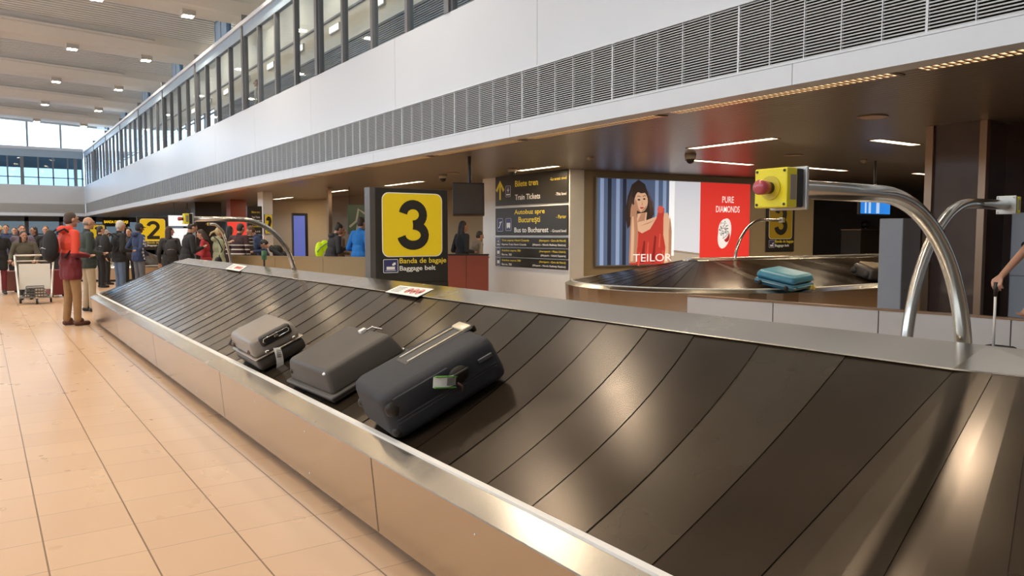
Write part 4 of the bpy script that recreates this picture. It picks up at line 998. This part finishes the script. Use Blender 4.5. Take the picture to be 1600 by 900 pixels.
# panels added for lamp reflections in the glass and to brighten the gallery
for k in range(13):
    y = 3.5+2.75*k
    t = thing('added_gallery_panel', 'added square glowing panel on the cream wall of the upper gallery', 'added light', (7.96, y, 6.95), 0, 'added glow panels in the upper gallery')
    bm = BM(); box(bm, 0, .055, -.34, .34, -.10, .10); obj('frame', bm, trim_m, t); bm = BM(); box(bm, -.012, 0, -.30, .30, -.07, .07); obj('lens', bm, mat('gallery_glow', (1, .85, .65), .5, emit=3, ecol=(1, .85, .6)), t)
    ld = bpy.data.lights.new('gal', 'AREA'); ld.size = .5; ld.energy = 9; ld.color = (1, .90, .74); lo = bpy.data.objects.new('added_gallery_light', ld); COL.objects.link(lo); lo.parent = t; lo.location = (-.9, 0, .9); lo.rotation_euler = (0, PI/2, PI)  # extra area light off the panel, added to light the gallery wall

# ================================================================= PEOPLE
SK = {}
def cloth(n, c, r=.85): return mat('cloth_'+n, c, r, bump=.5, bscale=25, var=.15, vscale=8)
skins = {'light': mat('skin_light', (.52, .29, .20), .5, var=.08, vscale=10), 'tan': mat('skin_tan', (.40, .21, .14), .5, var=.08), 'dark': mat('skin_dark', (.16, .085, .055), .5)}
POSE = {'down': ((.27, -.03, 1.14), (.28, .06, .88)), 'pocket': ((.30, -.13, 1.15), (.19, .12, 1.00)), 'phone': ((.25, .04, 1.13), (.07, .30, 1.22)),
        'push': ((.26, .10, 1.16), (.23, .42, 1.04)), 'waist': ((.27, -.06, 1.13), (.12, .22, 1.10)), 'raise': ((.30, .12, 1.28), (.14, .30, 1.42))}
def hand(bm, w, d, side, curl=.5, s=1.0):
    """w wrist, d direction of the hand; palm, four fingers and a thumb"""
    d = Vector(d).normalized(); sd = Vector((1, 0, 0)); sd = (sd-d*sd.dot(d)).normalized(); nr = d.cross(sd)*(-side)
    w = Vector(w); across = nr.cross(d).normalized()
    c = w+d*.045*s; cap(bm, w, w+d*.06*s+across*.014*s, .020*s, .020*s, 8); cap(bm, w, w+d*.065*s-across*.018*s, .020*s, .018*s, 8); cap(bm, w+d*.02*s, w+d*.068*s, .021*s, .021*s, 8)
    for i, (o_, l) in enumerate(((.034, .072), (.012, .082), (-.012, .076), (-.034, .060))):
        b = w+d*.07*s+across*o_*s; k = b+d*l*.5*s+nr*l*.5*curl*.5*s; e = k+d*l*.45*s*(1-curl*.8)+nr*l*.5*curl*s
        cap(bm, b, k, .0095*s, .0088*s, 7); cap(bm, k, e, .0088*s, .0075*s, 7)
    b = w+d*.025*s+across*.022*s; k = b+across*.030*s+d*.022*s+nr*.01*s; e = k+d*.028*s+nr*.012*s
    cap(bm, b, k, .013*s, .011*s, 7); cap(bm, k, e, .011*s, .009*s, 7)
def person(label, x, y, face, h=1.75, skin='light', hair=(.05, .035, .025), hairstyle='short', top=None, bottom=None, shoes=(.03, .025, .02), armL='down', armR='down', lean=0, nod=0, turn=0, stride=.0, coat=0, hood=False, slim=1.0, cap_=None, vox=.011, group=None, curl=.55, bvox=.010, sleeves=None, legs=True):
    f = h/1.80; t = thing('person', label, 'person', (x, y, 0), face, group)
    ln = math.radians(lean)
    def B(p, amt=1.0):   # lean the upper body forward about the hips
        p = Vector(p)
        if p.z > 1.0:
            dz = p.z-1.0; p = Vector((p.x, p.y+math.sin(ln)*dz*amt, 1.0+dz*math.cos(ln)))
        return Vector((p.x*slim, p.y, p.z))*f
    hd = Vector((0, .035, 1.675)); hd = B(hd)+Vector((0, .02*math.sin(math.radians(nod)), -.01*(nod > 0)))*f
    RH = Matrix.Rotation(math.radians(turn), 3, 'Z') @ Matrix.Rotation(-math.radians(nod)-ln*.5, 3, 'X')
    Hp = lambda p: hd+RH @ (Vector(p)*f)
    hipL, hipR = Vector((-.095, 0, .95))*f, Vector((.095, 0, .95))*f
    feet = {-1: Vector((-.10, -stride, .08))*f, 1: Vector((.10, stride, .08))*f}
    knee = {s: Vector((.10*s, feet[s].y/f*.5+.02, .50))*f for s in (-1, 1)}
    arms = {}
    for s, ps in ((-1, armL), (1, armR)):
        e, w = POSE[ps] if isinstance(ps, str) else ps
        arms[s] = (B((.185*s, 0, 1.45)), B((e[0]*s, e[1], e[2])), B((w[0]*s, w[1], w[2])))
    # body
    bm = BM()
    ell(bm, B((0, 0, 1.30)), (.155*f*slim, .10*f, .20*f)); ell(bm, B((0, 0, 1.08)), (.135*f*slim, .095*f, .16*f)); ell(bm, (0, 0, .95*f), (.15*f*slim, .11*f, .12*f))
    cap(bm, B((-.15, 0, 1.45)), B((.15, 0, 1.45)), .055*f, .055*f); cap(bm, B((0, -.005, 1.45)), Hp((0, -.02, -.07)), .056*f, .052*f)
    for s, hp in ((-1, hipL), (1, hipR)):
        cap(bm, hp, knee[s], .082*f, .055*f); cap(bm, knee[s], feet[s], .052*f, .036*f); cap(bm, feet[s], feet[s]+Vector((0, .13, -.045))*f, .034*f, .026*f)
        a, e, w = arms[s]; cap(bm, a, e, .048*f, .036*f); cap(bm, e, w, .036*f, .024*f); hand(bm, w, (w-e), s, curl, f)
    R3 = RH
    ell(bm, Hp((0, -.005, .02)), (.074*f, .093*f, .095*f), R3); ell(bm, Hp((0, .02, -.045)), (.056*f, .068*f, .065*f), R3); ell(bm, Hp((0, .064, -.088)), (.028*f, .028*f, .024*f), R3)
    cap(bm, Hp((0, .088, .02)), Hp((0, .118, -.024)), .011*f, .017*f, 8); ell(bm, Hp((0, .090, .038)), (.045*f, .014*f, .012*f), R3)
    for s in (-1, 1): ell(bm, Hp((.076*s, -.005, -.005)), (.012*f, .020*f, .032*f), R3); 
    ell(bm, Hp((0, .086, -.052)), (.022*f, .010*f, .006*f), R3)
    mobj('body', remesh(bm, bvox, 2), skins[skin], t)
    # eyes and mouth
    for s in (-1, 1): bm = BM(); ell(bm, Hp((.031*s, .086, .018)), (.013*f, .007*f, .006*f), R3, 8, 6); obj('eye', bm, mat('eye_dark', (.04, .03, .03), .3), t, True)
    bm = BM(); ell(bm, Hp((0, .0935, -.052)), (.020*f, .006*f, .005*f), R3, 8, 6); obj('lips', bm, mat('lips', (.36, .13, .11), .5), t, True)
    # hair / headwear
    if hairstyle != 'bald':
        bm = BM(); ell(bm, Hp((0, -.022, .042)), (.083*f, .092*f, .090*f), R3); ell(bm, Hp((0, -.04, .0)), (.078*f, .075*f, .085*f), R3)
        if hairstyle == 'long':
            cap(bm, Hp((-.055, -.045, .0)), Hp((-.07, -.055, -.17)), .042*f, .035*f); cap(bm, Hp((.055, -.045, .0)), Hp((.07, -.055, -.17)), .042*f, .035*f); cap(bm, Hp((0, -.07, .0)), Hp((0, -.085, -.20)), .055*f, .045*f)
        if hairstyle == 'ponytail': cap(bm, Hp((0, -.10, .03)), Hp((0, -.20, -.02)), .028*f, .024*f); cap(bm, Hp((0, -.20, -.02)), Hp((.0, -.24, -.10)), .026*f, .012*f)
        if hairstyle == 'bun': ell(bm, Hp((0, -.085, .10)), (.040*f,)*3)
        mobj('hair', remesh(bm, .012, 3), mat('hair_%d_%d_%d' % tuple(int(c*100) for c in hair), hair, .6, bump=.6, bscale=80), t)
    elif hairstyle == 'bald':
        bm = BM(); ell(bm, Hp((0, -.035, -.005)), (.080*f, .072*f, .045*f), R3); mobj('hair', remesh(bm, .010, 2), mat('hair_fringe', hair, .6), t)
    if cap_:
        bm = BM(); ell(bm, Hp((0, -.012, .05)), (.088*f, .100*f, .085*f), R3); cap(bm, Hp((-.04, .07, .045)), Hp((-.03, .15, .035)), .012*f, .010*f); cap(bm, Hp((.04, .07, .045)), Hp((.03, .15, .035)), .012*f, .010*f); cap(bm, Hp((0, .07, .048)), Hp((0, .16, .038)), .014*f, .010*f)
        mobj('cap', remesh(bm, .010, 2), cap_, t)
    # jacket
    g = .022*f; bm = BM()
    ell(bm, B((0, 0, 1.30)), (.170*f*slim+g, .115*f+g, .20*f)); ell(bm, B((0, -.005, 1.10)), (.155*f*slim+g, .11*f+g, .17*f)); hem = .93-coat
    ell(bm, (0, 0, .99*f), (.20*f*slim+g*.3, .145*f+g*.4, .15*f)); cap(bm, Vector((-.07, 0, .98))*f, Vector((-.07, 0, .90))*f, .125*f, .122*f); cap(bm, Vector((.07, 0, .98))*f, Vector((.07, 0, .90))*f, .125*f, .122*f)
    if coat: cap(bm, Vector((-.06, 0, .95))*f, Vector((-.065, 0, hem))*f, .135*f, .14*f); cap(bm, Vector((.06, 0, .95))*f, Vector((.065, 0, hem))*f, .135*f, .14*f)
    cap(bm, B((-.155, 0, 1.44)), B((.155, 0, 1.44)), .065*f+g*.5, .065*f+g*.5); cap(bm, B((0, -.01, 1.47)), B((0, .0, 1.52)), .075*f, .066*f)
    for s in (-1, 1):
        a, e, w = arms[s]; cap(bm, a, e, .056*f+g*.4, .047*f+g*.4); cap(bm, e, e+(w-e)*.92, .046*f+g*.4, .036*f+g*.2)
    if hood: ell(bm, B((0, -.10, 1.51)), (.115*f, .075*f, .065*f)); cap(bm, B((-.08, -.02, 1.53)), B((.08, -.02, 1.53)), .045*f, .045*f)
    jm = remesh(bm, vox, 4); bj = bmesh.new(); bj.from_mesh(jm)   # the hem ends in a clean edge
    bmesh.ops.bisect_plane(bj, geom=bj.verts[:]+bj.edges[:]+bj.faces[:], plane_co=(0, 0, (hem-.06)*f), plane_no=(0, 0, 1), clear_inner=True) if min(arms[-1][2].z, arms[1][2].z) > (hem-.05)*f else None
    bj.to_mesh(jm); bj.free(); jm.shade_smooth(); mobj('jacket', jm, top, t)
    # trousers, shoes
    bm = BM(); ell(bm, (0, 0, .94*f), (.155*f*slim, .118*f, .12*f))
    for s, hp in ((-1, hipL), (1, hipR)): cap(bm, hp, knee[s], .096*f, .068*f); cap(bm, knee[s], feet[s]+Vector((0, -.005, .02))*f, .068*f, .056*f)
    mobj('trousers', remesh(bm, vox, 3), bottom, t)
    sm = mat('shoe_%d_%d' % (int(shoes[0]*100), int(shoes[2]*100)), shoes, .5)
    for s in (-1, 1):
        bm = BM(); q = feet[s]; cap(bm, q+Vector((0, -.03, -.035))*f, q+Vector((0, .15, -.045))*f, .042*f, .036*f); ell(bm, q+Vector((0, .03, -.0))*f, (.045*f, .06*f, .05*f))
        bmesh.ops.bisect_plane(bm, geom=bm.verts[:]+bm.edges[:]+bm.faces[:], plane_co=(0, 0, .003), plane_no=(0, 0, 1), clear_inner=True); bmesh.ops.holes_fill(bm, edges=bm.edges[:])
        obj('shoe', bm, sm, t, True)
    return t
def foot_at(px, D): P = atD(px, 400, D); return float(P[0]), float(P[1])
def backpack(label, x, y, z, face, m, s=1.0):
    t = thing('backpack', label, 'backpack', (x, y, z), face)
    bm = BM(); ell(bm, (0, -.07*s, .24*s), (.155*s, .10*s, .25*s)); ell(bm, (0, -.10*s, .14*s), (.13*s, .09*s, .13*s)); mobj('main_bag', remesh(bm, .013, 3), m, t)
    for sg in (-1, 1): bm = BM(); tube(bm, [(.10*sg*s, -.02*s, .44*s), (.12*sg*s, .08*s, .50*s), (.13*sg*s, .19*s, .40*s), (.14*sg*s, .19*s, .22*s), (.15*sg*s, .06*s, .06*s)], .016*s, 6); obj('shoulder_strap', bm, m, t, True)
    bm = BM(); tube(bm, [(-.09*s, -.175*s, .20*s), (0, -.195*s, .22*s), (.09*s, -.175*s, .20*s)], .005, 5); obj('zip', bm, chrome, t, True); return t
D2R = math.radians
blackc = cloth('black', (.016, .016, .018)); darkg = cloth('charcoal', (.035, .035, .038)); tan = cloth('tan', (.33, .19, .085)); beige = cloth('beige', (.42, .33, .22)); jeans = cloth('jeans', (.10, .15, .24)); oliv = cloth('olive', (.09, .08, .055)); dgreen = cloth('dark_green', (.035, .05, .045)); navyc = cloth('navy', (.03, .05, .12)); greyc = cloth('grey_jeans', (.13, .14, .16)); sage = cloth('sage', (.36, .38, .24)); bluep = cloth('bright_blue', (.02, .20, .62)); brownc = cloth('brown', (.14, .09, .05)); redc = cloth('red', (.38, .03, .04)); purple = cloth('mauve', (.16, .13, .18)); maroon = cloth('maroon', (.16, .02, .03))
redtop = two_tone('red_and_maroon_jacket', (.72, .065, .03), (.17, .018, .028), 1.17)
# face angle: 0 looks along +Y ; -90 looks along +X
person('man in red and maroon jacket and tan trousers standing at the carousel end', 1.17, 14.25, D2R(-72), 1.84, 'light', (.07, .05, .04), 'short', redtop, tan, (.10, .035, .02), 'waist', 'waist', 0, 6, 0, .04, .14, True, 1.12, vox=.010)
backpack('black backpack worn by the man in the red jacket', 1.17-.20, 14.25-.06, 1.03, D2R(-72), blackc, 1.05)
person('balding man in dark green jacket and beige trousers behind the red-jacketed man', 1.66, 16.7, D2R(-80), 1.82, 'light', (.22, .20, .18), 'bald', dgreen, beige, (.02, .02, .02), 'waist', 'waist', 0, 4, 0, .03, .05, False, 1.08)
x, y = foot_at(186, 17.6); person('grey-haired man in black jacket and blue jeans with black backpack', x, y, D2R(-75), 1.80, 'light', (.55, .53, .50), 'short', blackc, jeans, (.03, .03, .03), 'waist', 'waist', 2, 8, 0, .0, .02, False, 1.1)
backpack('black backpack hanging on the grey-haired man in jeans', x-.22, y-.06, 1.0, D2R(-75), blackc, 1.0)
x, y = foot_at(217, 18.9); hp = person('man in navy hoodie with white vertical lettering and a dark cap', x, y, D2R(-68), 1.76, 'dark', (.02, .02, .02), 'short', navyc, greyc, (.03, .03, .03), 'pocket', 'pocket', 0, 8, 0, .0, .03, True, 1.05, cap_=darkg)
for i, ch in enumerate('NEWYORK'):
    zz = 1.42-.075*i-(.05 if i > 2 else 0); text('sleeve_lettering', ch, .0, .045, zz-.05, zz, 0, white_ink, hp)
    o = bpy.data.objects[-1] if False else [q for q in bpy.data.objects if q.parent == hp and q.name.startswith('sleeve_lettering')][-1]
    o.rotation_euler = (0, 0, PI/2); tt = min(1, (1.45-zz)/.32); o.location = (.275+.10*tt-(.03*(i-4) if i > 4 else 0), -.12*tt-.02+(.04*(i-4) if i > 4 else 0), 0)
x, y = foot_at(292, 16.8); person('man in long black jacket looking down at his phone beside the belt', x, y, D2R(-85), 1.76, 'light', (.04, .03, .025), 'short', blackc, blackc, (.02, .02, .02), 'phone', 'phone', 8, 28, 0, 0, .12, False, 1.18)
x, y = foot_at(266, 18.0); person('dark-haired woman in dark coat standing left of the phone-reading man', x, y, D2R(-20), 1.66, 'light', (.05, .025, .02), 'long', darkg, blackc, (.02, .02, .02), 'down', 'down', 0, 0, -50, 0, .2, False, .95)
backpack('dark grey backpack on the shoulder of the dark-haired woman', x-.02, y-.22, .95, D2R(-10), darkg, .85)
x, y = foot_at(322, 18.0); person('traveller in dark red top holding a phone behind the slim hoop', x, y, D2R(70), 1.60, 'light', (.05, .03, .02), 'long', redc, navyc, (.02, .02, .02), 'phone', 'phone', 6, 20, 0, 0, .0, False, 1.0)
x, y = foot_at(342, 17.0); person('blonde woman in pale green jacket with ponytail', x, y, D2R(-85), 1.64, 'light', (.52, .40, .22), 'ponytail', sage, jeans, (.1, .1, .1), 'raise', 'down', 0, 4, 0, 0, .05, True, .95)
t = thing('shoulder_bag', 'black bag strap and pouch on the back of the blonde woman', 'bag', (x-.05, y-.22, .95), 0); bm = BM(); tube(bm, [(-.08, .10, .48), (-.02, -.02, .40), (.06, -.06, .2), (.0, -.02, .05)], .014, 6); obj('strap', bm, black_m, t, True); bm = BM(); ell(bm, (-.02, -.02, -.04), (.08, .04, .08)); obj('pouch', bm, black_m, t, True)
stripes = striped('dark_jacket_white_stripes', (.045, .018, .022), (.62, .60, .58), (1.03, 1.13, 1.23), .013)
x, y = foot_at(372, 17.9); person('dark-haired man in dark maroon jacket with three white stripes', x, y, D2R(-60), 1.74, 'light', (.03, .025, .02), 'short', stripes, blackc, (.02, .02, .02), 'down', 'down', 6, 12, 0, 0, .03, False, 1.2)
x, y = foot_at(359, 20.0); person('person in black seen between the slim hoop and the striped jacket', x, y, D2R(-60), 1.70, 'tan', (.02, .02, .02), 'long', blackc, blackc, (.02, .02, .02), 'down', 'down', 0, 0, 0, 0, .1, False, 1.05)
x, y = foot_at(412, 18.8); person('stooping traveller in navy jacket with brown hair under the narrow number 2 sign', x, y, D2R(80), 1.74, 'light', (.12, .06, .035), 'short', navyc, blackc, (.02, .02, .02), 'waist', 'waist', 22, 20, 0, 0, .0, True, 1.15)
x, y = foot_at(449, 17.9); person('bent-over person in black below the tall blue display', x, y, D2R(60), 1.60, 'light', (.02, .02, .02), 'short', blackc, blackc, (.02, .02, .02), 'waist', 'waist', 52, 30, 0, 0, .0, True, 1.2)
x, y = foot_at(517, 17.2); person('dark-haired person in black puffer jacket leaning over the counter', x, y, D2R(-90), 1.74, 'light', (.03, .022, .02), 'bun', darkg, blackc, (.02, .02, .02), 'phone', 'phone', 14, 25, 0, 0, .02, True, 1.15)
x, y = foot_at(499, 17.5); t = thing('reflective_vest', 'folded fluorescent yellow vest hanging behind the dark-haired person', 'vest', (x, y, .98)); bm = BM(); ell(bm, (0, 0, .13), (.10, .07, .20)); ell(bm, (.13, 0, .24), (.11, .06, .13)); mobj('cloth', remesh(bm, .015, 3), mat('fluorescent_yellow', (.62, .85, .02), .6, emit=.25, ecol=(.6, .85, .0)), t)
bm = BM(); tube(bm, [(-.08, -.075, .1), (.0, -.085, .2), (.16, -.07, .3)], .012, 6); obj('grey_band', bm, mat('reflective_grey', (.35, .38, .3), .4), t, True)
bm = BM(); tube(bm, [(0, .02, -.98), (0, .02, .1)], .02, 8); obj('stand', bm, black_m, t)
x, y = foot_at(530, 18.6); person('person half hidden behind the dark-haired puffer jacket wearer', x, y, D2R(-90), 1.66, 'light', (.10, .06, .04), 'short', brownc, blackc, (.02, .02, .02), 'waist', 'waist', 4, 10)
x, y = foot_at(562, 16.9); person('man in bright blue puffer jacket next to the number 3 sign', x, y, D2R(-70), 1.86, 'tan', (.04, .03, .02), 'short', bluep, jeans, (.02, .02, .02), 'waist', 'waist', 3, 4, 0, 0, .0, False, 1.08)
x, y = foot_at(577, 17.8); person('person in brown coat partly behind the large number 3 sign', x, y, D2R(-60), 1.82, 'tan', (.05, .035, .03), 'short', brownc, blackc, (.02, .02, .02), 'down', 'down')
x, y = foot_at(722, 17.0); person('person in black coat standing below the hanging monitor', x, y, D2R(-90), 1.78, 'tan', (.02, .015, .015), 'long', blackc, blackc, (.02, .02, .02), 'waist', 'waist', 0, 6, 0, 0, .1, False, 1.1)
x, y = foot_at(744, 17.5); person('person in mottled light jacket at the edge of the white pillar', x, y, D2R(-95), 1.56, 'light', (.05, .04, .03), 'short', mat('mottled_cloth', (.30, .25, .20), .8, var=.5, vscale=14), blackc, (.02, .02, .02), 'waist', 'waist', 6, 10, 0, 0, .0, False, 1.05)
# left crowd
x, y = foot_at(40, 17.5); person('woman in olive jacket pushing the empty luggage trolley', x, y, D2R(168), 1.56, 'tan', (.02, .018, .016), 'long', oliv, blackc, (.02, .02, .02), 'push', 'push', 8, 0, 25, .06, .12, False, 1.18)
x, y = foot_at(36, 19.4); person('person in mauve-grey coat right behind the trolley woman', x, y, D2R(170), 1.72, 'light', (.06, .03, .025), 'long', purple, blackc, (.02, .02, .02), 'down', 'down', 0, 0, 20, 0, .2, False, 1.1)
x, y = foot_at(80, 19.2); person('light-haired woman in dark coat right of the trolley', x, y, D2R(165), 1.58, 'light', (.30, .19, .10), 'long', darkg, blackc, (.04, .03, .03), 'waist', 'down', 0, 0, 15, .05, .2, False, 1.05)
x, y = foot_at(73, 21.5); person('dark-coated person behind the light-haired woman', x, y, D2R(170), 1.72, 'light', (.12, .08, .05), 'short', blackc, blackc, (.02, .02, .02), 'down', 'down')
x, y = foot_at(56, 22.0); person('person in black between the trolley woman and the light-haired woman', x, y, D2R(120), 1.70, 'tan', (.03, .02, .02), 'long', blackc, darkg, (.02, .02, .02), 'down', 'down')
x, y = foot_at(11, 21.5); person('man in dark jacket in the crowd left of the trolley', x, y, D2R(175), 1.76, 'light', (.03, .025, .02), 'short', navyc, blackc, (.02, .02, .02), 'down', 'down', 0, 0, 0, .05)
x, y = foot_at(-2, 19.0); hp = person('person in straw hat and black coat at the left edge', x, y, D2R(-170), 1.66, 'light', (.06, .04, .03), 'short', blackc, maroon, (.03, .03, .03), 'down', 'down', 0, 0, 0, .0, .22, False, 1.15)
t = thing('straw_hat', 'cream hat worn by the person at the left edge', 'hat', (x, y, 1.60), 0); bm = BM(); cyl(bm, (0, 0, 0), (0, 0, .012), .19, 24); obj('brim', bm, mat('straw', (.60, .50, .28), .8), t); bm = BM(); ell(bm, (0, 0, .03), (.10, .11, .09)); obj('crown', bm, mat('straw', (.60, .50, .28), .8), t, True)
x, y = foot_at(157, 21.5); person('man in black seen between the balding man and the grey-haired man', x, y, D2R(-80), 1.72, 'light', (.05, .04, .03), 'short', blackc, blackc, (.02, .02, .02), 'down', 'down', 0, 0, 0, 0, .05)
x, y = foot_at(166, 22.8); person('grey-haired person far behind near the number 1 sign', x, y, D2R(-80), 1.62, 'light', (.40, .38, .35), 'short', darkg, blackc, (.02, .02, .02), 'down', 'down')
x, y = foot_at(203, 22.3); person('person in dark clothes glimpsed right of the grey-haired man', x, y, D2R(150), 1.66, 'light', (.03, .02, .02), 'long', darkg, blackc, (.02, .02, .02), 'down', 'down')
x, y = foot_at(24, 25.5); person('distant traveller in dark coat behind the left crowd', x, y, D2R(175), 1.72, 'light', (.05, .04, .03), 'short', darkg, blackc, (.02, .02, .02), 'down', 'down')
# upstairs
P = atx(404, 165, 7.2); hp = person('blurred person with long hair behind the upper gallery glass', 7.2, P[1], D2R(60), 1.68, 'light', (.10, .07, .05), 'long', mat('pale_top', (.50, .46, .40), .8), brownc, (.02, .02, .02), 'down', 'down', 0, 0, 0, 0, .2); hp.location.z = 4.55
# man at the right edge: only his forearm and hand are in the picture
HB = atD(1556, 447, 5.90)
rx, ry = foot_at(1668, 6.25)
fa = D2R(70)
ca, sa = math.cos(-fa), math.sin(-fa)
def loc(Pw): dx, dy = Pw[0]-rx, Pw[1]-ry; return (dx*ca-dy*sa, dx*sa+dy*ca, Pw[2])
W1 = loc(atD(1566, 430, 5.93)); E1 = loc(atD(1606, 386, 6.08)); ff = 1.78/1.8
W1 = tuple(c/ff for c in W1); E1 = tuple(c/ff for c in E1)
side = 1 if E1[0] > 0 else -1
W1s = (W1[0]*side, W1[1], W1[2]); E1s = (E1[0]*side, E1[1], E1[2])
tshirt = cloth('dark_grey_shirt', (.06, .065, .075))
rp = person('man at right edge in dark grey short-sleeved shirt holding a handle', rx, ry, fa, 1.78, 'light', (.08, .06, .04), 'short', tshirt, beige, (.05, .04, .03), (E1s, W1s) if side < 0 else 'down', (E1s, W1s) if side > 0 else 'down', vox=.009, curl=1.25, bvox=.0065)
# short sleeves: cut the lower part of the shirt arms away
jk = [q for q in bpy.data.objects if q.parent == rp and q.name.startswith('jacket')][0]
E = Vector(E1)*ff; Wv = Vector(W1)*ff; dv = (Wv-E).normalized()
bmj = bmesh.new(); bmj.from_mesh(jk.data)
dl = [v for v in bmj.verts if (v.co-E).dot(dv) > .0 and abs(v.co.x) > .0 and ((v.co-E)-dv*(v.co-E).dot(dv)).length < .09 and (v.co-E).dot(dv) < .6]
bmesh.ops.delete(bmj, geom=dl, context='VERTS'); bmj.to_mesh(jk.data); bmj.free()
t = thing('pull_along_case', 'dark pull-along case with white rod held by the man at right edge', 'suitcase', (float(HB[0]), float(HB[1]), 0))
bm = BM(); tube(bm, [(.0, 0, .60), (0, 0, HB[2]-.07)], .010, 10); obj('rod', bm, mat('white_rod', (.75, .74, .72), .3), t, True)
bm = BM(); tube(bm, [(0, 0, HB[2]-.08), (0, 0, HB[2]-.02), (0, 0, HB[2]+.03)], [.012, .016, .016], 10); obj('grip', bm, black_m, t, True)
obj('case_body', rbox(-.17, .17, -.11, .11, .04, .60, .03, 3), navy_f, t, True)
for a in (-.13, .13):
    for b in (-.07, .07): bm = BM(); cyl(bm, (a, b-.012, .028), (a, b+.012, .028), .027, 12); obj('wheel', bm, rubber, t)
# extra cases with travellers at left
def upright_case(label, px, D, m, s=1.0, rz=0):
    x, y = foot_at(px, D); t = thing('suitcase', label, 'suitcase', (x, y, 0), rz); obj('shell', rbox(-.2*s, .2*s, -.12*s, .12*s, .05, .62*s, .03, 3), m, t, True)
    bm = BM(); tube(bm, [(-.09*s, .09*s, .6*s), (-.09*s, .09*s, .98*s), (.09*s, .09*s, .98*s), (.09*s, .09*s, .6*s)], .009, 8); obj('trolley_handle', bm, black_m, t, True)
    for a in (-.15, .15):
        for b in (-.08, .08): bm = BM(); cyl(bm, (a*s, b*s-.012, .03), (a*s, b*s+.012, .03), .03, 12); obj('wheel', bm, rubber, t)
upright_case('dark red upright suitcase right of the trolley', 88, 18.3, mat('dark_red_case', (.16, .02, .025), .4), 1.05, .3)
upright_case('dusty pink upright suitcase at the left of the trolley', 14, 19.6, mat('dusty_pink_case', (.30, .13, .11), .5), .9, .2)

# ================================================================= TROLLEY
x, y = foot_at(53, 16.55)
t = thing('luggage_trolley', 'empty aluminium luggage trolley with white panel and grey basket', 'luggage trolley', (x, y, 0), D2R(-4))
alu = mat('aluminium_tube', (.62, .58, .52), .3, .7)
for s in (-1, 1):
    bm = BM(); tube(bm, [(.36*s, .30, 1.02), (.33*s, .10, .62), (.30*s, -.10, .22), (.29*s, -.22, .13)], .022, 10); obj('side_frame', bm, alu, t, True)
bm = BM(); tube(bm, [(-.37, .30, 1.02), (.37, .30, 1.02)], .02, 10); obj('push_bar', bm, alu, t, True)
bm = BM(); tube(bm, [(-.34, .24, .90), (.34, .24, .90)], .014, 8); obj('cross_bar', bm, alu, t, True)
bm = BM(); v = box(bm, -.29, .29, .0, .015, .30, .84)
for q in v: q.co.y += (q.co.z-.2)*.31-.03
obj('back_panel', bm, mat('white_trolley_panel', (.60, .57, .52), .5), t)
bm = BM()
for k in range(4): tube(bm, [(-.22+.02*k, -.28, .17+.06*k), (-.16+.02*k, -.36, .17+.06*k), (.16-.02*k, -.36, .17+.06*k), (.22-.02*k, -.28, .17+.06*k), (.22-.02*k, -.05, .19+.06*k), (-.22+.02*k, -.05, .19+.06*k), (-.22+.02*k, -.28, .17+.06*k)], .010, 6)
for k in range(7): xx = -.15+.05*k; tube(bm, [(xx, -.36, .15), (xx, -.36, .35)], .008, 6)
obj('front_basket', bm, mat('dark_basket_wire', (.07, .065, .06), .5), t, True)
bm = BM(); box(bm, -.28, .28, -.30, .05, .13, .15); obj('deck', bm, mat('grey_deck', (.22, .21, .20), .5), t)
for (wx, wy) in ((-.28, .12), (.28, .12), (.03, -.34)):
    bm = BM(); cyl(bm, (wx-.02, wy, .062), (wx+.02, wy, .062), .062, 20); w_ = obj('wheel', bm, rubber, t)
    bm = BM(); box(bm, wx-.03, wx+.03, wy-.02, wy+.03, .10, .17); obj('fork', bm, alu, w_)
